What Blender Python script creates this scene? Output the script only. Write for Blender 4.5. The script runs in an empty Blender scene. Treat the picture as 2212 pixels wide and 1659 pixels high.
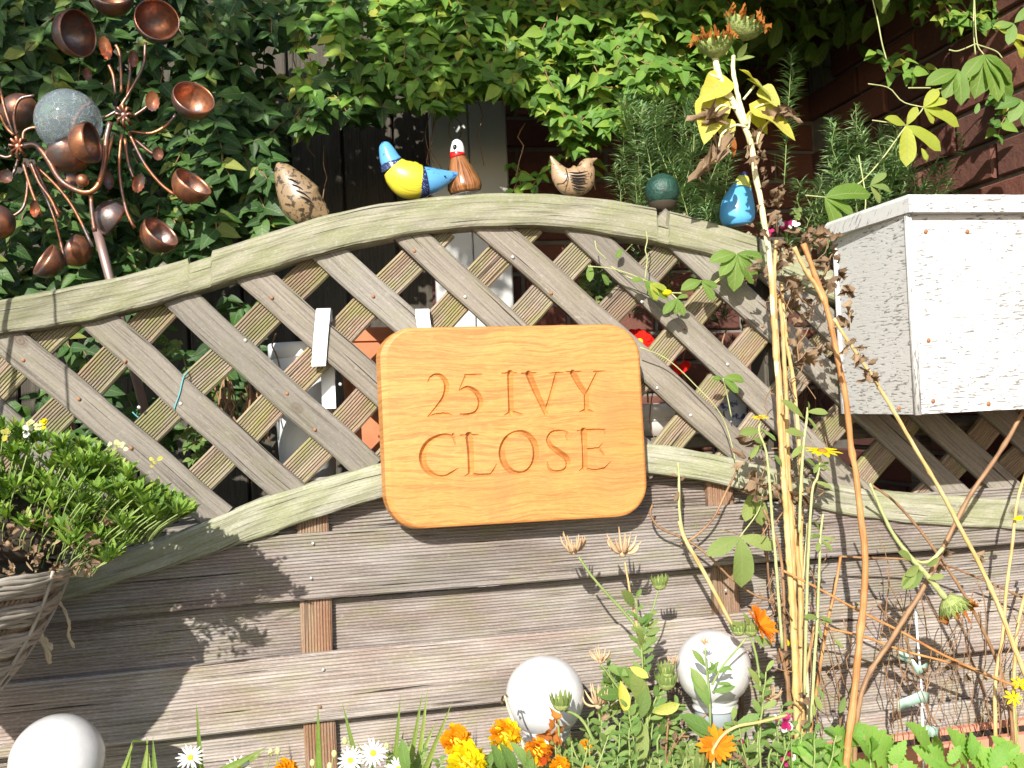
import bpy, math, random
import numpy as np
from mathutils import Vector, Matrix
R = math.radians
random.seed(7)
rnd = random.random
def U(a, b): return a + (b - a) * rnd()

# ------------------------------------------------------------------ camera, world, sun, exposure
SC = bpy.context.scene
COL = SC.collection
FPX, PHI, RHO, PIT = 2125.0, R(12), R(2.5), R(1)
CAM = Vector((0, -1.49, 1.2))
_f = Vector((math.sin(PHI) * math.cos(PIT), math.cos(PHI) * math.cos(PIT), math.sin(PIT)))
_r0 = Vector((math.cos(PHI), -math.sin(PHI), 0)); _u0 = _r0.cross(_f)
_r = _r0 * math.cos(RHO) - _u0 * math.sin(RHO)
_u = _u0 * math.cos(RHO) + _r0 * math.sin(RHO)
cd = bpy.data.cameras.new('camera'); cam = bpy.data.objects.new('camera', cd); COL.objects.link(cam)
cam.matrix_world = Matrix(((_r.x, _u.x, -_f.x, CAM.x), (_r.y, _u.y, -_f.y, CAM.y), (_r.z, _u.z, -_f.z, CAM.z), (0, 0, 0, 1)))
cd.sensor_width = 36; cd.lens = 36 * FPX / 2212; cd.clip_start = .02; cd.clip_end = 500
SC.camera = cam
SUN = Vector((.45, 1.0, -.58)).normalized()           # direction the light travels
w = bpy.data.worlds.new('World'); SC.world = w; w.use_nodes = True
nt = w.node_tree; bg = nt.nodes['Background']
sky = nt.nodes.new('ShaderNodeTexSky'); sky.sky_type = 'NISHITA'; sky.sun_disc = False
sky.sun_elevation = math.asin(-SUN.z); sky.sun_rotation = math.atan2(-SUN.x, -SUN.y)
nt.links.new(sky.outputs[0], bg.inputs[0]); bg.inputs[1].default_value = .13
sd = bpy.data.lights.new('sun', 'SUN'); sd.energy = 5.0; sd.angle = R(.5); sd.color = (1, .95, .86)
so = bpy.data.objects.new('sun', sd); COL.objects.link(so); so.rotation_euler = SUN.to_track_quat('-Z', 'Y').to_euler(); so.location = (-2, -4, 4)
SC.view_settings.view_transform = 'Standard'; SC.view_settings.look = 'None'; SC.view_settings.gamma = 1
SC.view_settings.use_curve_mapping = False; SC.view_settings.exposure = .68
SC.render.engine = 'CYCLES'

# ------------------------------------------------------------------ helpers
def P(x, y, Y=0.0):
    """point where the view ray of photo position x, y meets the plane at depth Y"""
    d = _f * FPX + _r * (x - 1106) - _u * (y - 829.5)
    return CAM + d * ((Y - CAM.y) / d.y)
def M(x, y, Y=0.0):
    """metres per photo unit at that point"""
    return (P(x, y, Y) - CAM).dot(_f) / FPX

class MB:
    def __init__(s): s.v = []; s.f = []; s.uv = []; s.sm = []
    def add(s, v, f, uv=None, smooth=True):
        n = len(s.v); s.v.extend([tuple(p) for p in v]); s.f.extend([tuple(i + n for i in q) for q in f])
        s.uv.extend(uv if uv is not None else [(0, 0)] * len(v)); s.sm.extend([smooth] * len(f))
        return s
ROOTLOC = {}
def rl(o): return ROOTLOC.get(o.name, Vector((0, 0, 0))) if o else Vector((0, 0, 0))
def mesh(name, mb, mat, off=Vector((0, 0, 0))):
    me = bpy.data.meshes.new(name)
    me.from_pydata([(a[0] - off[0], a[1] - off[1], a[2] - off[2]) for a in mb.v], [], mb.f)
    ul = me.uv_layers.new(name='UVMap')
    li = np.empty(len(me.loops), dtype=np.int32); me.loops.foreach_get('vertex_index', li)
    ul.data.foreach_set('uv', np.array(mb.uv, dtype=np.float32)[li].ravel())
    me.polygons.foreach_set('use_smooth', mb.sm)
    me.materials.append(mat); me.update(); return me
def part(name, mb, mat, parent=None, loc=None, label=None):
    """one mesh object; vertices of mb are in world space (loc = its origin)"""
    l = Vector(loc) if loc is not None else rl(parent)
    o = bpy.data.objects.new(name, mesh(name, mb, mat, l)); COL.objects.link(o)
    o.location = l - rl(parent); ROOTLOC[o.name] = l
    if parent: o.parent = parent
    if label: o['label'] = label
    return o
def tag(o, label, cat, group=None):
    o['label'] = label; o['category'] = cat
    if group: o['group'] = group
    return o
def thing(name, label, cat, loc, group=None):
    o = bpy.data.objects.new(name, None); COL.objects.link(o); o.empty_display_size = .02
    o.location = loc; ROOTLOC[o.name] = Vector(loc); return tag(o, label, cat, group)
def stuff(o): o['kind'] = 'stuff'; return o
def struct(o): o['kind'] = 'structure'; return o
def inst(name, me, mat4, parent):
    """shared-mesh child placed by a world matrix"""
    o = bpy.data.objects.new(name, me); COL.objects.link(o)
    o.parent = parent; o.matrix_local = Matrix.Translation(-rl(parent)) @ mat4; return o
def frame(p, d, n):
    """matrix: local Y along d, local Z towards n"""
    y = Vector(d).normalized(); z = Vector(n); z = (z - y * z.dot(y))
    z = z.normalized() if z.length > 1e-5 else y.orthogonal().normalized()
    x = y.cross(z); m = Matrix((x, y, z)).transposed().to_4x4(); m.translation = p; return m
def addm(mb, tpl, m, s=1.0):
    mm = m.copy() if s == 1 else m @ Matrix.Diagonal((s, s, s, 1))
    mb.add([mm @ Vector(p) for p in tpl.v], tpl.f, tpl.uv)
def box(mb, x0, x1, y0, y1, z0, z1):
    v = [(x, y, z) for x in (x0, x1) for y in (y0, y1) for z in (z0, z1)]
    f = [(0, 1, 3, 2), (4, 6, 7, 5), (0, 4, 5, 1), (2, 3, 7, 6), (0, 2, 6, 4), (1, 5, 7, 3)]
    mb.add(v, f, [(p[0], p[2]) for p in v], False); return mb
def bbox(mb, x0, x1, y0, y1, z0, z1, b=.002):
    """box with chamfered edges along the front"""
    v = []
    for (y, i) in ((y1, 0), (y0 + b, 0), (y0, b)):
        v += [(x0 + i, y, z0 + i), (x1 - i, y, z0 + i), (x1 - i, y, z1 - i), (x0 + i, y, z1 - i)]
    f = [(3, 2, 1, 0), (8, 9, 10, 11)]
    for k in (0, 4):
        for i in range(4): j = (i + 1) % 4; f.append((k + i, k + j, k + 4 + j, k + 4 + i))
    mb.add(v, f, [(p[0], p[2]) for p in v], False); return mb
def smoothpath(pts, n):
    """Catmull-Rom through points (any tuple length)"""
    pts = [np.array(tuple(p), float) for p in pts]
    if len(pts) < 3: return [pts[0] + (pts[-1] - pts[0]) * i / n for i in range(n + 1)]
    q = [2 * pts[0] - pts[1]] + pts + [2 * pts[-1] - pts[-2]]; out = []
    k = len(pts) - 1
    for i in range(n + 1):
        t = i / n * k; a = min(int(t), k - 1); t -= a; p0, p1, p2, p3 = q[a:a + 4]
        out.append(.5 * ((2 * p1) + (p2 - p0) * t + (2 * p0 - 5 * p1 + 4 * p2 - p3) * t * t + (3 * p1 - p0 - 3 * p2 + p3) * t ** 3))
    return out
def tube(mb, pts, rad, n=8, sq=1.0, ref=None, cap=True):
    """tube along 3-D points; rad number or list; sq flattens the second axis"""
    pts = [Vector(p) for p in pts]; k = len(pts)
    if not hasattr(rad, '__len__'): rad = [rad] * k
    ref = Vector(ref) if ref else Vector((.13, 1, .07)); vs = []; uvs = []; L = 0
    for i, p in enumerate(pts):
        t = (pts[min(i + 1, k - 1)] - pts[max(i - 1, 0)])
        t = t.normalized() if t.length > 1e-9 else Vector((0, 0, 1))
        b = ref - t * ref.dot(t); b = b.normalized() if b.length > 1e-4 else t.orthogonal().normalized()
        a = t.cross(b); ref = b
        if i: L += (p - pts[i - 1]).length
        for j in range(n):
            th = 2 * math.pi * j / n
            vs.append(p + (a * math.cos(th) + b * math.sin(th) * sq) * rad[i]); uvs.append((L, j / n * 6.28 * max(rad)))
    fs = [(i * n + j, i * n + (j + 1) % n, (i + 1) * n + (j + 1) % n, (i + 1) * n + j) for i in range(k - 1) for j in range(n)]
    if cap: fs += [tuple(range(n))[::-1], tuple((k - 1) * n + j for j in range(n))]
    mb.add(vs, fs, uvs); return mb
def ball(mb, c, r, nu=16, nv=10, sc=(1, 1, 1), t0=0, t1=math.pi, m=None):
    vs = []; uv = []
    for i in range(nv + 1):
        th = t0 + (t1 - t0) * i / nv
        for j in range(nu):
            ph = 2 * math.pi * j / nu
            p = Vector((r * sc[0] * math.sin(th) * math.cos(ph), r * sc[1] * math.sin(th) * math.sin(ph), r * sc[2] * math.cos(th)))
            if m: p = m @ p
            vs.append(p + Vector(c)); uv.append((ph, th))
    fs = [(i * nu + j, i * nu + (j + 1) % nu, (i + 1) * nu + (j + 1) % nu, (i + 1) * nu + j)[::-1] for i in range(nv) for j in range(nu)]
    mb.add(vs, fs, uv); return mb
def lathe(mb, c, prof, n=24, m=None):
    vs = []; uv = []
    for (r, z) in prof:
        for j in range(n):
            a = 2 * math.pi * j / n; p = Vector((r * math.cos(a), r * math.sin(a), z))
            if m: p = m @ p
            vs.append(p + Vector(c)); uv.append((a * r, z))
    k = len(prof)
    fs = [(i * n + j, i * n + (j + 1) % n, (i + 1) * n + (j + 1) % n, (i + 1) * n + j) for i in range(k - 1) for j in range(n)]
    mb.add(vs, fs, uv); return mb
def pxpath(pts, Y, n, Y1=None):
    """photo path (x, y[, Y]) -> smooth 3-D points"""
    k = len(pts); q = []
    for i, p in enumerate(pts):
        yy = p[2] if len(p) > 2 else (Y if Y1 is None else Y + (Y1 - Y) * i / (k - 1))
        q.append(P(p[0], p[1], yy))
    return [Vector(a) for a in smoothpath(q, n)]

# ------------------------------------------------------------------ materials
class NG:
    def __init__(s, name):
        s.m = bpy.data.materials.new(name); s.m.use_nodes = True; s.t = s.m.node_tree
        s.b = s.t.nodes['Principled BSDF']; s.o = s.t.nodes['Material Output']
    def n(s, ty, **kw):
        a = s.t.nodes.new('ShaderNode' + ty)
        for k, v in kw.items():
            if k.startswith('i_'):
                a.inputs[int(k[2:]) if k[2:].isdigit() else k[2:].replace('_', ' ')].default_value = v
            else: setattr(a, k, v)
        return a
    def l(s, a, b): s.t.links.new(a, b)
    def coord(s, kind='Object', scale=(1, 1, 1), loc=(0, 0, 0)):
        c = s.n('TexCoord'); mp = s.n('Mapping'); mp.inputs['Scale'].default_value = scale; mp.inputs['Location'].default_value = loc
        s.l(c.outputs[kind], mp.inputs[0]); return mp.outputs[0]
    def noise(s, vec, scale, detail=4, dist=0, rough=.55):
        a = s.n('TexNoise', i_Scale=scale, i_Detail=detail, i_Distortion=dist, i_Roughness=rough); s.l(vec, a.inputs['Vector']); return a.outputs[0]
    def ramp(s, fac, stops):
        a = s.n('ValToRGB'); e = a.color_ramp.elements
        while len(e) < len(stops): e.new(.5)
        for i, (p, c) in enumerate(stops):
            e[i].position = p; e[i].color = (*c, 1) if hasattr(c, '__len__') else (c, c, c, 1)
        s.l(fac, a.inputs[0]); return a.outputs[0]
    def mix(s, fac, a, b, mode='MIX'):
        x = s.n('MixRGB', blend_type=mode)
        for i, q in ((0, fac), (1, a), (2, b)):
            if hasattr(q, 'links'): s.l(q, x.inputs[i])
            elif i == 0: x.inputs[0].default_value = q
            else: x.inputs[i].default_value = (*q, 1)
        return x.outputs[0]
    def math(s, op, a, b=0.0, clamp=False):
        x = s.n('Math', operation=op, use_clamp=clamp)
        for i, q in ((0, a), (1, b)):
            if hasattr(q, 'links'): s.l(q, x.inputs[i])
            else: x.inputs[i].default_value = q
        return x.outputs[0]
    def bump(s, h, strength=.3, dist=.002):
        x = s.n('Bump', i_Strength=strength, i_Distance=dist); s.l(h, x.inputs['Height']); s.l(x.outputs[0], s.b.inputs['Normal']); return x
    def col(s, c): 
        if hasattr(c, 'links'): s.l(c, s.b.inputs['Base Color'])
        else: s.b.inputs['Base Color'].default_value = (*c, 1)
    def set(s, **kw):
        for k, v in kw.items(): s.b.inputs[k.replace('_', ' ')].default_value = v
        return s
    def rand(s):
        oi = s.n('ObjectInfo'); ge = s.n('NewGeometry')
        return s.math('FRACT', s.math('ADD', oi.outputs['Random'], ge.outputs['Random Per Island']))

def wood(name, c1, c2, cd_, moss=0.0, mossc=(.20, .22, .035), warm=None, gs=1.0, mz=0.5, lich=.3):
    g = NG(name); oi = g.n('ObjectInfo')
    c = g.n('TexCoord'); vm = g.n('VectorMath', operation='ADD'); cx = g.n('CombineXYZ')
    g.l(g.math('MULTIPLY', oi.outputs['Random'], 37.0), cx.inputs[0]); g.l(g.math('MULTIPLY', oi.outputs['Random'], 11.0), cx.inputs[1])
    g.l(c.outputs['UV'], vm.inputs[0]); g.l(cx.outputs[0], vm.inputs[1])
    def mp(sc): a = g.n('Mapping'); a.inputs['Scale'].default_value = sc; g.l(vm.outputs[0], a.inputs[0]); return a.outputs[0]
    fib = g.noise(mp((9 * gs, 330 * gs, 1)), 1, 5, .4)
    med = g.noise(mp((3, 70, 1)), 1, 4, .8)
    big = g.noise(mp((5, 14, 1)), 1, 3)
    fine = g.noise(mp((160, 700, 1)), 1, 3)
    base = g.mix(g.ramp(med, [(.3, 0), (.7, 1)]), c1, c2)
    if warm: base = g.mix(g.math('MULTIPLY', g.ramp(big, [(.42, 0), (.62, 1)]), .8), base, warm)
    base = g.mix(g.math('MULTIPLY', g.ramp(fib, [(.33, 1), (.5, 0)]), .75), base, cd_)
    base = g.mix(g.math('MULTIPLY', g.ramp(fine, [(.52, 0), (.75, 1)]), .35), base, tuple(min(1, x * 1.7) for x in c2))
    if moss > 0:
        mn = g.noise(mp((12, 26, 1)), 1, 5, .3, .65); mn2 = g.noise(mp((220, 320, 1)), 1, 3)
        mf = g.math('MULTIPLY', g.ramp(mn, [(mz - .1, 0), (mz + .12, 1)]), g.ramp(mn2, [(.3, .35), (.6, 1)]))
        base = g.mix(g.math('MULTIPLY', mf, moss), base, mossc)
    if lich > 0:
        ln = g.noise(mp((60, 90, 1)), 1, 4, 0, .7); base = g.mix(g.math('MULTIPLY', g.ramp(ln, [(.6, 0), (.7, 1)]), lich), base, (.42, .43, .38))
    crack = g.noise(mp((4, 240, 1)), 1, 3, .2)
    base = g.mix(1.0, base, g.ramp(oi.outputs['Random'], [(0, (.80, .80, .80)), (.5, (1.0, .97, .94)), (1, (1.08, 1.1, 1.12))]), 'MULTIPLY')
    vo = g.n('TexVoronoi', i_Scale=1.0); g.l(mp((3.6, 5.2, 1)), vo.inputs['Vector']); kd = vo.outputs['Distance']
    ring = g.math('SINE', g.math('MULTIPLY', kd, 330.0)); kf = g.ramp(kd, [(.03, 1), (.055, 0)])
    base = g.mix(g.math('MULTIPLY', kf, g.math('ADD', g.math('MULTIPLY', ring, .2), .55)), base, (.085, .055, .035))
    stain = g.noise(mp((1.6, 9, 1)), 1, 4, .6); base = g.mix(g.math('MULTIPLY', g.ramp(stain, [(.56, 0), (.72, 1)]), .5), base, tuple(x * .8 for x in cd_))
    base = g.mix(g.ramp(crack, [(.31, 1), (.35, 0)]), base, (.03, .024, .018))
    g.col(base); g.set(Roughness=.85)
    g.bump(g.math('ADD', g.math('ADD', g.math('MULTIPLY', fib, 1.0), g.math('MULTIPLY', fine, .35)), g.math('MULTIPLY', g.ramp(crack, [(.31, 0), (.36, 1)]), .6)), .75, .0016)
    return g.m
WOOD_LATH = wood('weathered_lath', (.185, .165, .14), (.27, .245, .21), (.10, .085, .068), .35, (.19, .20, .07), mz=.6)
WOOD_RIB = wood('ribbed_lath', (.22, .185, .145), (.31, .26, .20), (.13, .09, .065), .65, (.20, .235, .04), warm=(.27, .175, .12), mz=.53)
WOOD_RAIL = wood('mossy_rail', (.24, .23, .175), (.38, .365, .285), (.10, .09, .065), .62, (.19, .215, .07), mz=.47, lich=.45)
WOOD_BOARD = wood('ribbed_board', (.29, .26, .24), (.42, .38, .355), (.13, .11, .095), .55, (.24, .245, .10), warm=(.25, .19, .165), mz=.58)
WOOD_BATTEN = wood('brown_batten', (.24, .16, .11), (.33, .24, .17), (.11, .065, .04), .2, (.18, .2, .04), warm=(.26, .13, .075), mz=.6, lich=.1)
WOOD_DARK = wood('dark_timber', (.055, .046, .036), (.085, .072, .058), (.025, .02, .016), .3, (.04, .05, .02), lich=.1)

def plain(name, c, rough=.5, bumps=0, bscale=60, var=.0, metal=0, spec=.5, coat=0):
    g = NG(name); v = g.coord('Object'); 
    if var: 
        n = g.noise(v, bscale * .4, 5); g.col(g.mix(g.ramp(n, [(.3, 0), (.7, 1)]), tuple(x * (1 - var) for x in c), tuple(min(1, x * (1 + var)) for x in c)))
    else: g.col(c)
    g.set(Roughness=rough, Metallic=metal); g.b.inputs['Specular IOR Level'].default_value = spec; g.b.inputs['Coat Weight'].default_value = coat
    if bumps: g.bump(g.noise(v, bscale, 4), bumps, .002)
    return g.m
def leafm(name, stops, rough=.42, trans=.35, vein=.25, spot=0, dry=False, spec=.4):
    """leaf: colour picked by a random per leaf, pale midrib and side veins by UV, thin enough to glow"""
    g = NG(name); r = g.rand(); c = g.ramp(r, stops)
    uv = g.n('TexCoord'); sp = g.n('SeparateXYZ'); g.l(uv.outputs['UV'], sp.inputs[0])
    ax = g.math('ABSOLUTE', sp.outputs[0]); mid = g.math('LESS_THAN', ax, .07)
    vv = g.math('SINE', g.math('MULTIPLY', g.math('SUBTRACT', sp.outputs[1], g.math('MULTIPLY', ax, .22)), 42.0))
    side = g.ramp(vv, [(.80, 0), (.98, 1)])
    vf = g.math('MULTIPLY', g.math('MAXIMUM', mid, g.math('MULTIPLY', side, .45)), vein)
    pos = g.coord('Object'); nn = g.noise(pos, 90, 4)
    c = g.mix(g.math('MULTIPLY', g.ramp(nn, [(.35, 1), (.65, 0)]), .35), c, g.mix(1.0, c, (.5, .55, .45), 'MULTIPLY'))
    c = g.mix(vf, c, (.34, .40, .16) if not dry else (.45, .35, .22))
    if spot: c = g.mix(g.math('MULTIPLY', g.ramp(g.noise(pos, 45, 3), [(.6, 0), (.68, 1)]), spot), c, (.30, .17, .05))
    g.col(c); g.set(Roughness=rough); g.b.inputs['Specular IOR Level'].default_value = spec
    g.bump(g.math('ADD', g.math('MULTIPLY', side, -.7), nn), .5, .0012)
    tr = g.n('BsdfTranslucent'); g.l(g.mix(1.0, c, (1.25, 1.3, .6), 'MULTIPLY'), tr.inputs[0])
    mx = g.n('MixShader', i_0=trans); g.l(g.b.outputs[0], mx.inputs[1]); g.l(tr.outputs[0], mx.inputs[2]); g.l(mx.outputs[0], g.o.inputs[0])
    return g.m
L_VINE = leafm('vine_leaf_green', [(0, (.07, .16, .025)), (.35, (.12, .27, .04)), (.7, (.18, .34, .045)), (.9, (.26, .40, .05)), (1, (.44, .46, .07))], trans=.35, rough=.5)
L_VINE_SHADE = leafm('vine_leaf_shaded', [(0, (.025, .07, .018)), (.5, (.045, .12, .024)), (.92, (.08, .17, .03)), (1, (.25, .28, .05))], trans=.25, rough=.5)  # vine leaf colour darkened to carry the shade on the left side
L_PASSION = leafm('passion_leaf', [(0, (.14, .26, .04)), (1, (.2, .32, .06))], vein=.5, trans=.4)
L_PASSY = leafm('passion_leaf_yellow', [(0, (.38, .46, .05)), (1, (.50, .52, .07))], vein=.5, trans=.4)
L_SUNY = leafm('sunflower_leaf_yellow', [(0, (.60, .52, .07)), (.6, (.66, .60, .11)), (1, (.45, .47, .12))], vein=.6, trans=.3, spot=.3)
L_DRY = leafm('dry_leaf', [(0, (.16, .105, .07)), (.5, (.26, .17, .11)), (1, (.40, .28, .18))], rough=.8, trans=.15, vein=.3, dry=True, spec=.1)
L_HERB = leafm('herb_leaf', [(0, (.13, .25, .06)), (.6, (.21, .34, .09)), (1, (.32, .42, .13))], trans=.35)
L_SOFT = leafm('soft_leaf_pale', [(0, (.20, .30, .09)), (1, (.33, .40, .12))], trans=.4, rough=.6)
L_BRIGHT = leafm('bright_serrated_leaf', [(0, (.20, .42, .07)), (1, (.30, .52, .10))], trans=.4, vein=.3)
L_BASKET = leafm('basket_leaf', [(0, (.09, .17, .03)), (.5, (.18, .32, .045)), (.85, (.28, .44, .06)), (1, (.36, .44, .08))], trans=.35, vein=.1)
L_ROSE = leafm('rosemary_needle', [(0, (.12, .23, .09)), (.6, (.22, .36, .15)), (1, (.42, .52, .30))], trans=.15, vein=.15, rough=.5)
L_GRASS = leafm('grass_blade', [(0, (.16, .26, .04)), (1, (.28, .36, .07))], trans=.4, vein=.2)
def petalm(name, a, b, trans=.35): return leafm(name, [(0, a), (1, b)], rough=.6, trans=trans, vein=0, spec=.2)
PT_MARI = petalm('marigold_petal', (.85, .32, .01), (.95, .50, .01))
PT_YEL = petalm('yellow_petal', (.9, .72, .01), (1, .85, .02))
PT_ORA = petalm('orange_petal', (.9, .22, .01), (.95, .36, .02))
PT_RUST = petalm('rust_petal', (.45, .06, .01), (.9, .36, .02))
PT_WHITE = petalm('white_petal', (.8, .8, .78), (.88, .88, .86), .2)
PT_PINK = petalm('pink_petal', (.55, .02, .16), (.7, .06, .28))
PT_CREAM = petalm('cream_petal', (.8, .78, .4), (.85, .82, .5))
PT_RED = petalm('red_petal', (.7, .01, .005), (.85, .02, .01))
def stalkm(name, a, b, dark, rough=.6):
    g = NG(name); c = g.n('TexCoord'); mp = g.n('Mapping'); mp.inputs['Scale'].default_value = (25, 500, 1); g.l(c.outputs['UV'], mp.inputs[0])
    n = g.noise(mp.outputs[0], 1, 4); v = g.coord('Object'); n2 = g.noise(v, 28, 4)
    col = g.mix(g.ramp(n2, [(.35, 0), (.65, 1)]), a, b); col = g.mix(g.math('MULTIPLY', g.ramp(n, [(.35, 1), (.5, 0)]), .6), col, dark)
    g.col(col); g.set(Roughness=rough); g.bump(n, .4, .001); return g.m
ST_TAN = stalkm('tan_stalk', (.50, .29, .10), (.60, .42, .20), (.24, .12, .045))
ST_ORANGE = stalkm('orange_brown_stalk', (.42, .18, .055), (.54, .30, .12), (.20, .075, .03))
ST_YEL = stalkm('straw_yellow_stalk', (.52, .35, .12), (.62, .48, .23), (.28, .15, .06))
ST_PALE = stalkm('pale_sunflower_stem', (.66, .60, .32), (.74, .70, .45), (.48, .42, .2))
ST_BROWN = stalkm('brown_stem', (.22, .12, .06), (.34, .20, .10), (.12, .06, .03))
ST_GREEN = stalkm('green_stem', (.18, .26, .07), (.28, .34, .12), (.12, .18, .05))
ST_PGREEN = stalkm('pale_green_stem', (.34, .38, .16), (.44, .46, .22), (.25, .28, .1))
def copper():
    g = NG('aged_copper'); v = g.coord('Object'); n = g.noise(v, 22, 6, .4, .65); n2 = g.noise(v, 160, 4)
    c = g.ramp(n, [(.36, (.19, .165, .165)), (.48, (.24, .13, .10)), (.58, (.45, .18, .09)), (.74, (.66, .29, .15))])
    c = g.mix(g.math('MULTIPLY', g.ramp(n2, [(.5, 0), (.7, 1)]), .3), c, (.10, .055, .045))
    g.col(c); g.set(Metallic=.75); rr = g.ramp(n2, [(.3, .28), (.7, .5)]); g.l(rr, g.b.inputs['Roughness']); g.bump(g.noise(v, 95, 4), .35, .002); return g.m
COPPER = copper()
def crackle():
    g = NG('crackle_glass'); v = g.coord('Object')
    vo = g.n('TexVoronoi', feature='DISTANCE_TO_EDGE', i_Scale=95.0); nz = g.noise(v, 30, 4)
    ad = g.n('VectorMath', operation='ADD'); g.l(v, ad.inputs[0]); sc = g.n('VectorMath', operation='SCALE'); sc.inputs['Scale'].default_value = .03
    nn = g.n('TexNoise', i_Scale=40.0); g.l(v, nn.inputs['Vector']); g.l(nn.outputs[1], sc.inputs[0]); g.l(sc.outputs[0], ad.inputs[1]); g.l(ad.outputs[0], vo.inputs['Vector'])
    ed = g.math('MULTIPLY', g.ramp(vo.outputs[0], [(.0, 1), (.045, 0)]), g.ramp(g.noise(v, 38, 3), [(.42, .08), (.6, 1)]))
    g.col(g.mix(ed, (.66, .78, .86), (.85, .92, .95))); g.set(Roughness=.04, IOR=1.5)
    g.l(g.math('SUBTRACT', .84, g.math('MULTIPLY', ed, .5)), g.b.inputs['Transmission Weight']); g.bump(ed, .6, .003); return g.m
CRACKLE = crackle()

def white_wood():
    g = NG('flaking_white_paint'); c = g.n('TexCoord')
    def mp(s): a = g.n('Mapping'); a.inputs['Scale'].default_value = s; g.l(c.outputs['UV'], a.inputs[0]); return a.outputs[0]
    wv = g.noise(mp((55, 330, 1)), 1, 5, .6, .6); wv2 = g.noise(mp((7, 9, 1)), 1, 3)
    th = g.math('ADD', wv, g.math('MULTIPLY', wv2, .3)); cr = g.ramp(th, [(.522, 1), (.56, 0)])
    ru = g.noise(mp((16, 16, 1)), 1, 3); rust = g.math('MULTIPLY', g.ramp(ru, [(.72, 0), (.8, 1)]), .7)
    col = g.mix(g.math('MULTIPLY', cr, .9), (.60, .60, .59), (.24, .22, .20)); col = g.mix(rust, col, (.45, .2, .08))
    g.col(col); g.set(Roughness=.6); g.bump(g.math('SUBTRACT', g.math('MULTIPLY', wv, .6), cr), .8, .002); return g.m
WHITEW = white_wood()
def oak():
    g = NG('oiled_oak'); v = g.coord('Object')
    nz = g.n('TexNoise', i_Scale=6.0, i_Detail=2.0); g.l(v, nz.inputs['Vector'])
    sp = g.n('SeparateXYZ'); g.l(v, sp.inputs[0]); sn = g.n('SeparateXYZ'); g.l(nz.outputs[1], sn.inputs[0])
    # rings bend round a point near the right edge
    dx = g.math('MULTIPLY', g.math('SUBTRACT', sp.outputs[0], .175), 2.0)
    dz = g.math('ADD', sp.outputs[2], g.math('MULTIPLY', g.math('SUBTRACT', sn.outputs[0], .5), .05))
    bow = g.math('MULTIPLY', g.math('EXPONENT', g.math('MULTIPLY', g.math('MULTIPLY', dx, dx), -14.0)), .02)
    sg = g.math('SIGN', dz); zz = g.math('SUBTRACT', dz, g.math('MULTIPLY', g.math('MULTIPLY', bow, sg), g.math('EXPONENT', g.math('MULTIPLY', g.math('ABSOLUTE', dz), -14.0))))
    cx = g.n('CombineXYZ'); g.l(sp.outputs[0], cx.inputs[0]); g.l(zz, cx.inputs[2])
    def mp(s): a = g.n('Mapping'); a.inputs['Scale'].default_value = s; g.l(cx.outputs[0], a.inputs[0]); return a.outputs[0]
    n1 = g.noise(mp((9, 1, 230)), 1, 5, .7, .65); n2 = g.noise(mp((45, 1, 620)), 1, 3); n3 = g.noise(mp((3, 1, 30)), 1, 3, .5); n4 = g.noise(mp((70, 1, 300)), 1, 4)
    c = g.mix(g.ramp(n3, [(.3, 0), (.7, 1)]), (.49, .21, .055), (.60, .28, .08))
    c = g.mix(g.math('MULTIPLY', g.ramp(n1, [(.40, 1), (.52, 0)]), .7), c, (.35, .135, .035))
    c = g.mix(g.math('MULTIPLY', g.ramp(n2, [(.34, 1), (.46, 0)]), .45), c, (.35, .12, .025))
    c = g.mix(g.math('MULTIPLY', g.ramp(n4, [(.52, 0), (.7, 1)]), .3), c, (.72, .38, .13))
    kd = g.math('ADD', g.math('MULTIPLY', dx, dx), g.math('MULTIPLY', g.math('MULTIPLY', dz, dz), 6.0))
    c = g.mix(g.math('MULTIPLY', g.math('EXPONENT', g.math('MULTIPLY', kd, -60.0)), .4), c, (.5, .18, .035))
    wx = g.noise(v, 11, 5, .6, .6); c = g.mix(g.math('MULTIPLY', g.ramp(wx, [(.5, 0), (.72, 1)]), .4), c, (.33, .15, .05))
    pore = g.noise(mp((90, 1, 1400)), 1, 2); c = g.mix(g.math('MULTIPLY', g.ramp(pore, [(.28, 1), (.36, 0)]), .6), c, (.20, .08, .02))
    g.col(c); g.l(g.ramp(wx, [(.4, .42), (.65, .62)]), g.b.inputs['Roughness']); g.bump(g.math('ADD', g.math('MULTIPLY', n2, .6), n1), .35, .0012); return g.m
OAK = oak()
def brickm():
    g = NG('red_brick'); oi = g.n('ObjectInfo'); v = g.coord('Object'); ge = g.n('NewGeometry'); n = g.noise(ge.outputs['Position'], 60, 6, 0, .7)
    c = g.ramp(g.rand(), [(0, (.085, .032, .024)), (.4, (.14, .048, .032)), (.8, (.19, .07, .045)), (1, (.075, .035, .03))])
    c = g.mix(g.math('MULTIPLY', g.ramp(n, [(.4, 0), (.7, 1)]), .5), c, (.13, .05, .04)); g.col(c); g.set(Roughness=.9); g.bump(n, .9, .004); return g.m
BRICK = brickm()
MORTAR = plain('mortar', (.18, .16, .135), .95, .6, 80, .2)
TERRA = plain('terracotta', (.56, .20, .095), .8, .4, 70, .15)
TERRA_P = plain('pale_terracotta', (.62, .27, .18), .75, .3, 50, .12)
SCREW = plain('galvanised_screw', (.75, .74, .7), .35, metal=.6)
RUST = plain('rusty_screw', (.3, .13, .06), .7)
GLOBE = plain('white_globe_plastic', (.58, .585, .60), .24, coat=.45, bumps=.06, bscale=110, var=.09)
GREYP = plain('grey_plastic_collar', (.32, .36, .40), .3)
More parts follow.
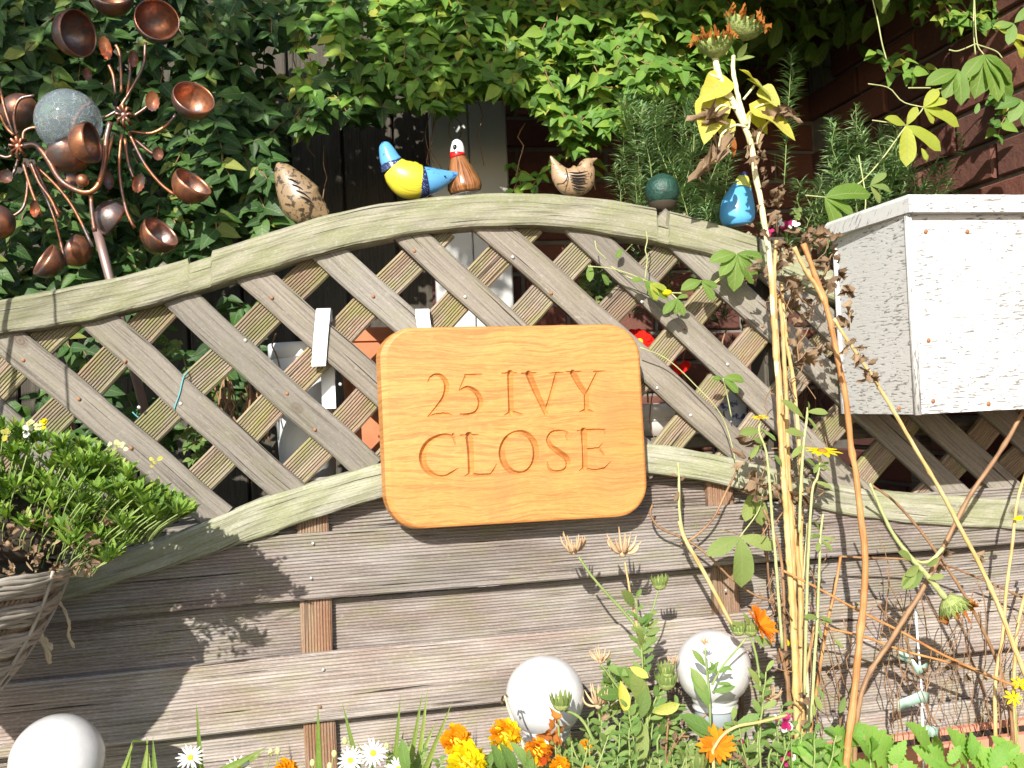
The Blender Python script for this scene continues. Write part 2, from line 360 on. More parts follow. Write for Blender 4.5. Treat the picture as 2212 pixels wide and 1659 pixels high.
def glaze(name, c, speck=None, sp=.0, scale=120, rough=.18, stripe=None):
    g = NG(name); v = g.coord('Object'); n = g.noise(v, scale, 4, .3, .6); b = g.noise(v, 25, 3)
    col = g.mix(g.math('MULTIPLY', g.ramp(b, [(.3, 1), (.7, 0)]), .35), c, tuple(x * .6 for x in c))
    if speck: col = g.mix(g.math('MULTIPLY', g.ramp(n, [(.5 + .15 * (1 - sp), 0), (.56 + .15 * (1 - sp), 1)]), .9), col, speck)
    if stripe:
        cc = g.n('TexCoord'); mp = g.n('Mapping'); mp.inputs['Scale'].default_value = (25, 420, 1); g.l(cc.outputs['UV'], mp.inputs[0]); sn = g.noise(mp.outputs[0], 1, 3, .3)
        col = g.mix(g.math('MULTIPLY', g.ramp(sn, [(.42, 1), (.5, 0)]), .8), col, stripe)
    g.col(col); g.set(Roughness=rough); g.b.inputs['Coat Weight'].default_value = .3; g.bump(n, .15, .001); return g.m
G_BLUE = glaze('blue_glaze', (.10, .33, .62), (.03, .08, .25), .35)
G_YEL = glaze('yellow_glaze', (.78, .68, .05), stripe=(.42, .40, .04), rough=.3)
G_NAVY = glaze('navy_glaze', (.015, .025, .09), (.3, .4, .7), .5, 500)
G_STONE = glaze('speckled_stoneware', (.27, .185, .10), (.025, .015, .01), .9, 110, .4)
G_STONE2 = glaze('pale_carved_stoneware', (.36, .24, .14), (.05, .028, .015), .45, 170, .45)
G_BROWN = glaze('streaked_brown_glaze', (.33, .14, .05), stripe=(.06, .02, .01))
G_WHITE = glaze('white_glaze', (.82, .80, .74)); G_RED = glaze('red_glaze', (.6, .01, .01)); G_BLACK = plain('black_glaze', (.01, .01, .01), .1)
G_DGREEN = plain('dark_green_mesh', (.018, .06, .045), .45, .9, 240, .4)
WHITE_P = plain('white_painted_metal', (.78, .82, .85), .35); WHITE_B = plain('white_board_paint', (.5, .5, .49), .6, .1, 30, .06)
STRING = plain('turquoise_twine', (.10, .38, .42), .7); SOIL = plain('dark_soil', (.035, .025, .018), 1, 1, 40, .4)
GROUND = plain('garden_ground', (.09, .085, .06), 1, 1, 30, .4); BUD = plain('green_seedhead', (.26, .31, .10), .8, .9, 300, .3)
WICK = stalkm('grey_wicker', (.33, .29, .24), (.46, .42, .36), (.12, .09, .07)); STRAW = stalkm('dry_straw', (.62, .5, .33), (.75, .66, .5), (.3, .2, .1))
BLUEPOT = glaze('blue_white_pot', (.62, .68, .78), (.03, .06, .25), .95, 60); TAPE = plain('pale_green_tape', (.35, .5, .42), .3)
def bl(m): return m

# ------------------------------------------------------------------ leaf templates (base at 0, tip along +Y, face +Z, length 1)
def leaf_tpl(w, shape, rows=6, fold=.15, droop=.15, wave=0, serr=0, curl=0):
    m = MB(); v = []; uv = []
    for i in range(rows + 1):
        t = i / rows
        if shape == 'ovate': h = w * .5 * (math.sin(math.pi * min(1, t ** .62)) ** .8) * (1 - .25 * t)
        elif shape == 'lance': h = w * .5 * math.sin(math.pi * t ** .8) ** .75
        elif shape == 'oblong': h = w * .5 * (math.sin(math.pi * (t ** 1.35)) ** .6 if t < 1 else 0)
        elif shape == 'strap': h = w * .5 * (1 - t ** 3) * (1 if t > 0 else .6)
        elif shape == 'petal': h = w * .5 * (math.sin(math.pi * (.12 + .78 * t ** 1.3)) if t < 1 else .25)
        if i == 0 and shape != 'strap' and shape != 'petal': h = .0
        if serr and 0 < i < rows: h *= (1 + serr * (1 if i % 2 else -1))
        z = -droop * t * t + curl * math.sin(t * 5); ww = wave * math.sin(t * 9)
        v += [(-h, t, z + fold * h + ww * h), (0, t, z), (h, t, z + fold * h - ww * h)]; uv += [(-1, t), (0, t), (1, t)]
    f = []
    for i in range(rows):
        a = i * 3; f += [(a, a + 1, a + 4, a + 3), (a + 1, a + 2, a + 5, a + 4)]
    return m.add(v, f, uv)
T_VINE = [leaf_tpl(.62, 'ovate', 6, .35, .22), leaf_tpl(.72, 'ovate', 6, .2, .35, .15), leaf_tpl(.5, 'ovate', 6, .5, .15, .1)]
T_LANCE = [leaf_tpl(.3, 'lance', 5, .3, .2), leaf_tpl(.26, 'lance', 5, .4, -.1)]
T_OBL = [leaf_tpl(.32, 'oblong', 6, .25, .15, .1), leaf_tpl(.28, 'oblong', 6, .3, .3, .2), leaf_tpl(.4, 'oblong', 6, .4, .1)]
T_SUC = [leaf_tpl(.27, 'oblong', 4, .35, -.1), leaf_tpl(.23, 'oblong', 4, .3, .12)]
T_SERR = [leaf_tpl(.5, 'lance', 14, .3, .2, .1, .16), leaf_tpl(.56, 'lance', 14, .3, .3, .15, .18)]
T_PET = [leaf_tpl(.35, 'petal', 4, .2, .1)]; T_PETW = [leaf_tpl(.8, 'petal', 4, .2, .2, .3)]
T_DRY = [leaf_tpl(.5, 'ovate', 9, 1.5, .3, 1.2, .15, .1), leaf_tpl(.42, 'ovate', 9, -1.8, .6, 1.5, .2, .12), leaf_tpl(.6, 'ovate', 9, 2.2, .1, 1.0, .2, -.14)]
T_GRASS = [leaf_tpl(.03, 'strap', 8, .4, .1), leaf_tpl(.03, 'strap', 8, .4, .35)]
_tm = {}
def tplmesh(tpl, mat):
    k = (id(tpl), mat.name)
    if k not in _tm: _tm[k] = mesh('leaf', tpl, mat)
    return _tm[k]
def put(name, tpl, mat, parent, p, d, n, s):
    return inst(name, tplmesh(tpl, mat), frame(p, d, n) @ Matrix.Diagonal((s, s, s, 1)), parent)
TOCAM = Vector((-.1, -1, .15))
def jit(v, a): return Vector(v) + Vector((U(-a, a), U(-a, a), U(-a, a)))
def pdir(x, y, X2, Y2, Y=0, Yb=None):
    a = P(x, y, Y); b = P(X2, Y2, Y if Yb is None else Yb); return a, b - a

# ================================================================== GROUND AND HOUSE WALLS
o = struct(part('ground', box(MB(), -60, 60, -30, 60, -.2, 0), GROUND))
WX = 1.30; WY = .80; ZT = 2.22
houseT = thing('brick_house', 'red brick house wall with pale mortar behind the trellis and plants at the right', 'house', (WX, WY, 0))
mb = MB(); box(mb, .30, WX + .3, WY, WY + .25, 0, ZT); box(mb, WX + .006, WX + .3, -1.2, WY - .002, 0, ZT)
part('mortar_wall', mb, MORTAR, houseT)
bm_ = MB(); bbox(bm_, -.1065, .1065, -.007, .05, -.0325, .0325, .003); bme = mesh('brick', bm_, BRICK); nb = 0
rest = MB()
for row in range(int(ZT / .075)):
    z = .04 + row * .075
    for k in range(-1, 5):
        if k < 0 and row % 2 == 0: continue
        x = WX - .11 - k * .223 - (.11 if row % 2 else 0) + .0
        if x < .41: continue
        m = Matrix.Translation((x + U(-.002, .002), WY + U(-.003, .002), z)) @ Matrix.Rotation(U(-.01, .01), 4, 'Y')
        if z > .62 and z < 2.15: inst('brick', bme, m, houseT); nb += 1
        else: addm(rest, bm_, m)
    for k in range(-1, 9):
        if k < 0 and row % 2: pass
        if k < 0 and not row % 2: continue
        y = WY - .115 - k * .223 - (0 if row % 2 else .11)
        m = Matrix.Translation((WX + U(-.003, .003), y, z)) @ Matrix.Rotation(math.pi / 2, 4, 'Z') @ Matrix.Rotation(math.pi, 4, 'Z')
        if z > .7 and z < 2.15 and y > -.25: inst('brick', bme, m, houseT); nb += 1
        else: addm(rest, bm_, m)
stuff(part('brickwork', rest, BRICK, houseT))
# unseen overhang added to shade the walls; deep soffit over the wall head
mb = MB(); box(mb, .1, WX + .3, WY - .98, WY + .25, ZT, ZT + .03); box(mb, WX - .62, WX + .3, -.3, WY - .982, ZT, ZT + .03)
part('added_soffit', mb, plain('added_soffit_paint', (.5, .5, .48), .6), houseT)
mb = MB(); box(mb, .1, WX - .622, WY - 1.005, WY - .982, ZT - .03, ZT + .05); box(mb, WX - .645, WX - .622, -.3, WY - 1.005, ZT - .03, ZT + .05)
part('added_fascia', mb, plain('added_fascia_paint', (.55, .55, .52), .5), houseT)

# dark boarded shed behind the vine
shed = thing('garden_shed', 'dark brown shed wall of upright boards half hidden by the climbing vine', 'shed', (-.6, WY, 0))
mb = MB(); box(mb, -2.6, .36, WY + .02, WY + .06, 0, 2.6); part('frame', mb, WOOD_DARK, shed)
xb = -2.6
while xb < .36:
    wv = .118; mb = MB(); bbox(mb, xb, min(.36, xb + wv - .006), WY - .002 + U(-.002, .002), WY + .018, 0, 2.6, .003)
    mb.uv = [(v[2], v[0]) for v in mb.v]; part('board', mb, WOOD_DARK, shed); xb += wv
mb = MB(); box(mb, -2.75, .5, WY - .25, WY + .6, 2.62, 2.65); part('roof', mb, WOOD_DARK, shed)
# pale upright post / gate plank with sun flecks
gp = thing('white_plank', 'tall white painted plank flecked with sun behind the white headed bird', 'plank', tuple(P(1015, 500, .62)))
xa, xc = P(938, 500, .62).x, P(1104, 500, .62).x; xm = (xa + xc) / 2
for a, b in ((xa, xm - .001), (xm + .001, xc)):
    mb = MB(); bbox(mb, a, b, .62, .64, 0, P(1000, 215, .62).z, .003); mb.uv = [(v[2], v[0]) for v in mb.v]; part('board', mb, WHITE_B, gp)

# unseen tree added up-sun to dapple the left of the vine and the plank
random.seed(99)
tree = thing('added_shade_tree', 'unseen leafy tree added off to the left to shade the vine and the white plank', 'tree', (-1.9, -.9, 0))
mb = MB(); tube(mb, [Vector(v) for v in smoothpath([(-1.9, -.9, 0), (-1.86, -.88, .9), (-1.75, -.85, 1.6), (-1.6, -.85, 2.2)], 14)], [.09 - .003 * i for i in range(15)], 12); part('trunk', mb, ST_BROWN, tree)
for tgt in ((-.9, -.75, 2.45), (-.3, -.7, 2.5), (-1.2, -.3, 2.5), (.1, -.6, 2.55)):
    mb = MB(); tube(mb, [Vector(v) for v in smoothpath([(-1.68, -.85, 1.9), ((-1.68 + tgt[0]) / 2, -.8, 2.3), tgt], 12)], [.035 - .0023 * i for i in range(13)], 8); part('limb', mb, ST_BROWN, tree)
mb = MB(); tl = leaf_tpl(.6, 'ovate', 4, .3, .2); fan = []
for k in range(150):
    x, y = U(-150, 800), U(-200, 270)
    if x > 620 and y < 0: continue
    if rnd() < .12: continue
    fan.append((x, y))
for k in range(46): fan.append((U(880, 1150), U(235, 430)))  # further unseen leaf clusters, added to shade the white plank
for (x, y) in fan:
    c = P(x, y, .4) - SUN * U(1.18, 1.75)
    for j in range(7): addm(mb, tl, frame(c + Vector((U(-.05, .05), U(-.05, .05), U(-.05, .05))), (U(-1, 1), U(-1, 1), U(-1, .3)), (U(-1, 1), U(-1, 1), 1)), U(.04, .065))
stuff(part('crown', mb, L_VINE_SHADE, tree))

# ================================================================== FENCE PANEL
fen = thing('fence_panel', 'weathered wavy topped fence panel with diagonal trellis above ribbed boards', 'fence', (.45, 0, 0))
def plank(name, a, b, width, yf, th, mat, grooves=0, gd=.0018, seg=16, wob=.0008, endcut=0, b_=.003):
    """plank from a to b (x,z points), front face at y=yf, ribbed along its length"""
    a = Vector((a[0], a[1])); b = Vector((b[0], b[1])); L = (b - a).length; u = (b - a) / L; v = Vector((-u.y, u.x))
    prof = [(-width / 2, yf + th), (-width / 2, yf + b_), (-width / 2 + b_, yf)]
    if grooves:
        gw = (width - 2 * b_ - .002) / grooves
        for i in range(grooves):
            s = -width / 2 + b_ + .001 + i * gw
            prof += [(s + gw * .12, yf + gd * .12), (s + gw * .3, yf), (s + gw * .52, yf), (s + gw * .68, yf + gd * .3), (s + gw * .80, yf + gd), (s + gw * .90, yf + gd)]
    else:
        for i in range(1, 6): prof.append((-width / 2 + b_ + (width - 2 * b_) * i / 6, yf))
    prof += [(width / 2 - b_, yf), (width / 2, yf + b_), (width / 2, yf + th)]
    n = len(prof); vs = []; uv = []
    ph = [U(0, 6) for _ in range(3)]
    for i in range(seg + 1):
        t = i / seg; c = a + (b - a) * t
        off = wob * (math.sin(t * 7 + ph[0]) + math.sin(t * 17 + ph[1])); wz = 1 + .006 * math.sin(t * 11 + ph[2])
        for s, y in prof:
            q = c + v * (s * wz + off); vs.append((q.x, y + off * .6, q.y)); uv.append((t * L, s))
    fs = [(i * n + j, i * n + j + 1, (i + 1) * n + j + 1, (i + 1) * n + j) for i in range(seg) for j in range(n - 1)]
    fs += [(i * n + n - 1, i * n, (i + 1) * n, (i + 1) * n + n - 1) for i in range(seg)]
    fs += [tuple(range(n))[::-1], tuple(seg * n + j for j in range(n))]
    mb = MB().add(vs, fs, uv, False)
    return part(name, mb, mat, fen)
def xz(x, y, Y=0): p = P(x, y, Y); return (p.x, p.z)
def screw(x, y, Y, m=SCREW, r=.0027):
    mb = MB(); ball(mb, P(x, y, Y), r, 10, 4, (1, .5, 1)); return part('screw', mb, m, fen)
# horizontal boards (z spans measured on the fence plane)
XL, XR = -.72, 1.28
for (z0, z1, yf) in ((1.018 - .097, 1.018, -.016), (.843 - .1, .843, -.016), (.66 - .1, .661, -.016), (.47, .57, -.016), (.28, .38, -.016), (.1, .2, -.016)):
    plank('board', (XL, (z0 + z1) / 2 + U(-.001, .001)), (XR, (z0 + z1) / 2 + U(-.001, .001)), z1 - z0, yf, .011, WOOD_BOARD, 18, .0023, 30)
plank('board', (P(600, 1100).x, 1.052), (P(1790, 1060).x, 1.052), .095, .012, .011, WOOD_BOARD, 17, .0032, 20)
for (z0, z1) in ((.828, .914), (.648, .736), (.45, .55), (.27, .36)):
    plank('board', (XL, (z0 + z1) / 2), (XR, (z0 + z1) / 2), z1 - z0, .012, .011, WOOD_BOARD, 17, .0023, 30)
for (xt, yt, xb_, yb, wd) in ((676, 1130, 692, 1655, 68), (1552, 1060, 1590, 1640, 60)):
    a, b = xz(xt, yt), xz(xb_, yb); xc_ = (a[0] + b[0]) / 2
    plank('batten', (xc_, a[1] + .02), (xc_, .05), wd * M(xt, yt), -.004, .015, WOOD_BATTEN, 9, .002, 20)
plank('batten', (-.66, 1.02), (-.66, .05), .05, -.004, .015, WOOD_BATTEN, 9, .0012)
# trellis: front layer falls to the right, back layer rises to the right
FRONT = [(-600, 850, -90, 1300), (-560, 720, 10, 1250), (-380, 715, 130, 1210), (-190, 735, 290, 1165), (-30, 690, 480, 1120), (180, 660, 640, 1075), (330, 592, 800, 1015), (500, 558, 1040, 1030), (655, 500, 1240, 1025),
         (835, 462, 1420, 1010), (1025, 462, 1680, 1046), (1215, 458, 1860, 1075), (1415, 475, 2090, 1095), (1650, 575, 2230, 1110), (1860, 620, 2340, 1070)]
BACK = [(-150, 925, 160, 672), (60, 960, 385, 640), (195, 1045, 560, 676), (400, 1065, 760, 540), (340, 890, 0, 0), ]
for (x0, y0, x1, y1) in FRONT:
    wd = 63 * M((x0 + x1) / 2, (y0 + y1) / 2); wd = .0455
    plank('trellis_lath', xz(x0, y0), xz(x1, y1), wd, -.012, .0115, WOOD_LATH, 0, 0, 14)
BACKL = [[(-480, 1300), (60, 690)], [(-600, 1200), (-110, 690)], [(-600, 960), (-320, 690)], [(-240, 1290), (60, 965)], [(-60, 1280), (130, 1060)], [(-60, 880), (100, 725), (175, 655)], [(60, 960), (214, 800), (370, 650)], [(200, 1045), (332, 910), (439, 797), (553, 693), (700, 560)],
         [(385, 1085), (553, 904), (652, 791), (756, 687), (960, 490)], [(590, 1075), (767, 893), (961, 685), (1150, 480)],
         [(800, 1040), (1050, 775), (1144, 672), (1234, 568), (1330, 465)], [(1000, 1030), (1240, 772), (1332, 664), (1414, 566), (1500, 480)],
         [(1200, 1030), (1434, 754), (1517, 656), (1640, 520)], [(1410, 1010), (1531, 844), (1609, 742), (1760, 570)], [(1560, 1015), (1623, 935), (1722, 822), (1860, 650)],
         [(1690, 1050), (1808, 921), (2010, 690)], [(1840, 1065), (1883, 1011), (2120, 720)], [(1990, 1090), (2050, 1030), (2250, 800)], [(2100, 1100), (2165, 1035), (2330, 860)]]
for L in BACKL:
    a, b = L[0], L[-1]
    plank('trellis_lath', xz(*a), xz(*b), .0445, .0002, .0115, WOOD_RIB, 9, .0024, 14)
# curved rails
def rail(name, top, bot, yf, th, mat, n=70, label=None, notch=()):
    """beam with a curved outline between two traced edges; x runs along"""
    xs = [top[0][0] + (top[-1][0] - top[0][0]) * i / n for i in range(n + 1)]
    for (c, w2, dep) in notch: xs += [c - w2 - .5, c - w2 + 3, c + w2 - 3, c + w2 + .5]
    xs.sort(); n = len(xs) - 1
    prof = [(0, 1), (0, .12), (.04, .035), (.10, 0), (.3, 0), (.5, 0), (.7, 0), (.9, 0), (.965, .05), (1, .2), (1, 1)]
    vs = []; uv = []; k = len(prof); Lc = 0; prev = None; ph = U(0, 6)
    tq, bq = smooth_y(top), smooth_y(bot)
    for x in xs:
        yt = float(np.interp(x, *tq)); yb = float(np.interp(x, *bq))
        for (c, w2, dep) in notch: yt += dep * max(0, min(1, (w2 - abs(x - c)) / 3))
        pt, pb = P(x, yt, yf), P(x, yb, yf)
        if prev is not None: Lc += (pt - prev).length
        prev = pt
        for s, d in prof:
            q = pt.lerp(pb, s); wv = .0006 * math.sin(x * .05 + s * 9 + ph) + (U(-.0003, .0003) if s < .05 or s > .95 else 0); vs.append((q.x, yf + d * th + wv, q.z + wv)); uv.append((Lc, s * (pt - pb).length))
    fs = [(i * k + j + 1, i * k + j, (i + 1) * k + j, (i + 1) * k + j + 1) for i in range(n) for j in range(k - 1)]
    fs += [(i * k, i * k + k - 1, (i + 1) * k + k - 1, (i + 1) * k) for i in range(n)] + [tuple(range(k)), tuple(n * k + j for j in range(k))[::-1]]
    return part(name, MB().add(vs, fs, uv, False), mat, fen, label=label)
def smooth_y(L):
    q = smoothpath(L, 80); q.sort(key=lambda a: a[0]); return [a[0] for a in q], [a[1] for a in q]
YR = -.026; RT = .046
TOPT = [(-640, 700), (-440, 690), (-260, 675), (-120, 662), (0, 646), (130, 622), (280, 591), (420, 552), (553, 510), (689, 468), (805, 442), (940, 424), (1069, 416), (1187, 418), (1300, 428), (1389, 442), (1500, 468), (1636, 509)]
TOPB = [(-640, 772), (-440, 764), (-260, 750), (-120, 738), (0, 722), (173, 697), (280, 670), (375, 645), (516, 601), (600, 576), (689, 549), (800, 524), (891, 506), (1000, 493), (1120, 488), (1213, 491), (1329, 508), (1444, 528), (1560, 556), (1636, 580)]
rail('top_rail', TOPT, TOPB, YR, RT, WOOD_RAIL, 170, notch=((1433, 14, 34), (432, 26, 12)))
rail('top_rail', [(1642, 512), (1720, 545), (1800, 582), (1900, 615), (2050, 640), (2300, 650)], [(1642, 582), (1720, 612), (1800, 648), (1900, 682), (2050, 706), (2300, 716)], YR, RT, WOOD_RAIL, 40)
rail('lower_rail', [(-640, 1262), (-440, 1264), (-260, 1262), (-60, 1255), (100, 1235), (293, 1183), (440, 1130), (553, 1083), (690, 1040), (820, 1003), (960, 968), (1100, 952), (1250, 948), (1438, 963), (1560, 985), (1665, 1010), (1762, 1038), (1860, 1055), (1967, 1065), (2080, 1073), (2300, 1084)],
     [(-640, 1345), (-440, 1347), (-260, 1345), (-60, 1335), (100, 1310), (293, 1250), (440, 1205), (553, 1166), (690, 1118), (820, 1078), (960, 1040), (1100, 1020), (1250, 1014), (1438, 1028), (1560, 1048), (1665, 1074), (1771, 1101), (1860, 1118), (1967, 1131), (2080, 1139), (2300, 1150)], YR, RT - .006, WOOD_RAIL, 130)
# posts behind the panel
for (x, y) in ((1668, 800),):
    p = P(x, y, .05); mb = MB(); bbox(mb, p.x - .024, p.x + .024, .028, .08, 0, P(1668, 512, .03).z, .003); mb.uv = [(v[2], v[0]) for v in mb.v]; part('post', mb, WOOD_DARK, fen)
mb = MB(); bbox(mb, -.80, -.742, -.03, .03, 0, 1.5, .004); mb.uv = [(v[2], v[0]) for v in mb.v]; part('post', mb, WOOD_LATH, fen)
for (x, y) in ((50, 778), (170, 862), (283, 968), (270, 780), (390, 872), (530, 735), (620, 850), (587, 643), (680, 928), (806, 640), (1005, 641), (895, 542), (1191, 633), (1108, 555), (1387, 652), (1553, 610), (1478, 709), (1647, 705), (1572, 787), (1775, 787), (1420, 838), (1492, 897), (735, 830), (1000, 880), (300, 880), (1716, 850)):
    screw(x, y, -.0135, SCREW if (x * 7 + y) % 3 else RUST)
for (x, y) in ((676, 1174), (672, 1249), (698, 1447), (691, 1527), (1553, 1108), (1568, 1275), (1525, 1395), (1540, 1470)): screw(x, y, -.018, RUST if x % 2 else SCREW, .0023)

# ================================================================== HOUSE SIGN (V-carved)
def S2D(x, y): return 811.1 + x * .30226, 678.3 + y * .30226
YS = -.074; TH = .030
sc_ = P(*S2D(1000, 810), YS)
l0, r0_ = P(*S2D(55, 700), YS), P(*S2D(1915, 640), YS)
ux = (r0_ - l0); ux.y = 0; ux.normalize(); uz = Vector((-ux.z, 0, ux.x))
def SL(x, y): p = P(*S2D(x, y), YS) - sc_; return np.array((p.dot(ux), p.dot(uz)))
ST = [  # strokes: x, y, width
 [(375, 487, 3), (392, 455, 8), (425, 435, 12), (465, 440, 18), (500, 480, 26), (508, 530, 28), (490, 590, 20), (440, 660, 12), (378, 732, 4)], [(378, 733, 4), (430, 718, 10), (500, 714, 13), (545, 722, 3)],
 [(640, 437, 6), (700, 436, 10), (760, 432, 4)], [(648, 437, 9), (625, 485, 7), (600, 545, 4)], [(600, 548, 3), (650, 525, 15), (705, 545, 24), (745, 600, 30), (745, 660, 24), (710, 705, 16), (655, 720, 14), (605, 715, 3)],
 [(905, 425, 3), (950, 424, 10), (1010, 422, 3)], [(962, 424, 38), (965, 560, 32), (970, 705, 32)], [(970, 700, 22), (925, 722, 3)], [(970, 700, 22), (1050, 718, 3)],
 [(1045, 425, 3), (1095, 425, 11), (1150, 422, 3)], [(1095, 430, 40), (1150, 560, 34), (1215, 700, 26), (1217, 722, 3)], [(1215, 700, 20), (1250, 590, 16), (1295, 430, 20)], [(1245, 425, 3), (1295, 422, 9), (1345, 420, 3)],
 [(1360, 412, 3), (1410, 415, 11), (1470, 410, 3)], [(1410, 420, 36), (1460, 510, 32), (1508, 575, 28)], [(1510, 575, 20), (1545, 500, 15), (1583, 425, 16)], [(1560, 412, 3), (1590, 412, 8), (1640, 408, 3)], [(1508, 570, 30), (1508, 685, 30)], [(1508, 684, 20), (1460, 700, 3)], [(1508, 684, 20), (1555, 700, 3)],
 [(556, 862, 13), (562, 895, 9), (572, 935, 3)], [(560, 877, 10), (500, 865, 16), (430, 885, 24), (370, 930, 34), (338, 1000, 40), (345, 1075, 38), (385, 1130, 28), (440, 1160, 20), (500, 1160, 16), (555, 1130, 14), (590, 1105, 3)],
 [(607, 868, 4), (665, 868, 11), (735, 862, 4)], [(668, 868, 42), (680, 1000, 37), (683, 1135, 34)], [(683, 1140, 16), (640, 1158, 3)], [(690, 1145, 12), (760, 1152, 12), (830, 1145, 12)], [(825, 1148, 11), (850, 1110, 10), (865, 1075, 3)],
 [(1025 + 122 * math.sin(a) , 990 - 148 * math.cos(a), 14 + 24 * abs(math.sin(a + .25)) ** 1.3) for a in [i * math.pi / 10 for i in range(21)]],
 [(1372, 850, 11), (1365, 880, 7), (1372, 900, 3)], [(1370, 845, 6), (1320, 838, 14), (1260, 850, 18), (1235, 895, 22), (1255, 945, 27), (1310, 985, 32), (1365, 1030, 32), (1375, 1080, 24), (1345, 1118, 16), (1290, 1128, 14), (1245, 1110, 12), (1228, 1065, 3)],
 [(1445, 835, 4), (1540, 830, 12), (1640, 828, 9)], [(1635, 828, 9), (1642, 858, 3)], [(1488, 835, 38), (1495, 970, 33), (1497, 1100, 33)], [(1500, 970, 11), (1560, 965, 12), (1600, 960, 12)], [(1600, 960, 11), (1622, 925, 3)], [(1600, 960, 11), (1635, 1010, 3)],
 [(1495, 1098, 16), (1458, 1120, 3)], [(1500, 1105, 12), (1570, 1118, 13), (1640, 1105, 15)], [(1640, 1105, 13), (1680, 1060, 3)]]
gx0, gz1 = SL(280, 380); gx1, gz0 = SL(1720, 1200); step = .00068
nx = int((gx1 - gx0) / step); nz = int((gz1 - gz0) / step)
GX, GZ = np.meshgrid(np.linspace(gx0, gx1, nx + 1), np.linspace(gz0, gz1, nz + 1))
dep = np.zeros_like(GX); mpp = np.linalg.norm(SL(1100, 800) - SL(1000, 800)) / 100
for s in ST:
    q = smoothpath(s, max(2, 6 * (len(s) - 1)))
    for a, b in zip(q[:-1], q[1:]):
        A, B = SL(a[0], a[1]), SL(b[0], b[1]); ra, rb = max(1.6, a[2] * .53 + 2.2) * mpp, max(1.6, b[2] * .53 + 2.2) * mpp
        pad = max(ra, rb) + .001
        ix0, ix1 = np.searchsorted(GX[0], [min(A[0], B[0]) - pad, max(A[0], B[0]) + pad]); iz0, iz1 = np.searchsorted(GZ[:, 0], [min(A[1], B[1]) - pad, max(A[1], B[1]) + pad])
        sx, sz = GX[iz0:iz1, ix0:ix1], GZ[iz0:iz1, ix0:ix1]; D = B - A; LL = D.dot(D) + 1e-12
        t = np.clip(((sx - A[0]) * D[0] + (sz - A[1]) * D[1]) / LL, 0, 1)
        ds = np.hypot(sx - A[0] - t * D[0], sz - A[1] - t * D[1]); dd = (ra + (rb - ra) * t) - ds
        dep[iz0:iz1, ix0:ix1] = np.maximum(dep[iz0:iz1, ix0:ix1], dd)
dep = np.where(dep > 0, np.minimum(dep * 1.7 + .0007, .009), 0)
sign = thing('house_sign', 'oak name board with rounded corners carved 25 IVY CLOSE hung on the trellis', 'sign', tuple(sc_))
rot = Matrix((ux, Vector((0, 1, 0)), uz)).transposed().to_4x4()
cs = [SL(52, 100), SL(1878, 68), SL(1955, 1440), SL(106, 1550)]; rads = [.046, .05, .05, .05]
def roundloop(ins, narc=10):
    out = []; c = sum(cs) / 4
    for i in range(4):
        p = cs[i]; a = cs[i - 1] - p; b = cs[(i + 1) % 4] - p; a = a / np.linalg.norm(a); b = b / np.linalg.norm(b)
        r = rads[i]; ctr = p + (a + b) * r
        for k in range(narc + 1):
            th = k / narc * math.pi / 2; v = -(b * math.cos(th)) - (a * math.sin(th))
            q = ctr + v * (r - ins); out.append(q)
    return out
mb = MB(); vs = []; fs = []
loops = [(roundloop(.0), TH), (roundloop(.0), .0045), (roundloop(.0012), .0015), (roundloop(.004), 0)]
N = len(loops[0][0])
for lp, yy in loops: vs += [(q[0] - (.0075 if yy == TH else .004 if yy == .0045 else 0) * (1 if q[0] < 0 else -.2) * (1 + .25 * math.sin(q[1] * 70)), yy, q[1] - (.003 if yy == TH and q[1] < 0 else 0)) for q in lp]
for k in range(3): fs += [(k * N + i, (k * N + (i + 1) % N), (k + 1) * N + (i + 1) % N, (k + 1) * N + i) for i in range(N)]
fs.append(tuple(range(N)))
b0 = len(vs); vs += [(gx0, 0, gz1), (gx1, 0, gz1), (gx1, 0, gz0), (gx0, 0, gz0)]; o3 = 3 * N; na = 11
for c in range(4):
    for k in range(na - 1): fs.append((o3 + c * na + k, o3 + c * na + k + 1, b0 + c))
    nx_ = (c + 1) % 4; fs.append((o3 + c * na + na - 1, o3 + nx_ * na, b0 + nx_, b0 + c))
g0 = len(vs); G = np.stack([GX, dep, GZ], -1).reshape(-1, 3); vs = vs + [tuple(r) for r in G.tolist()]; w_ = nx + 1
idx = (np.arange(nz)[:, None] * w_ + np.arange(nx)[None, :]).ravel() + g0
fs = fs + np.stack([idx, idx + 1, idx + w_ + 1, idx + w_], 1).tolist()
mb.add(vs, fs, [(v[0], v[2]) for v in vs], False)
me = mesh('board', mb, OAK); o = bpy.data.objects.new('board', me); COL.objects.link(o); o.parent = sign; o.matrix_local = rot
for (x, y) in ((200, 800), (1750, 760)):   # hanging battens behind the board
    mb = MB(); p = P(*S2D(x, y), -.012); bbox(mb, p.x - .015, p.x + .015, YS + TH, -.0125, p.z - .1, p.z + .1); part('spacer', mb, WOOD_BATTEN, sign)

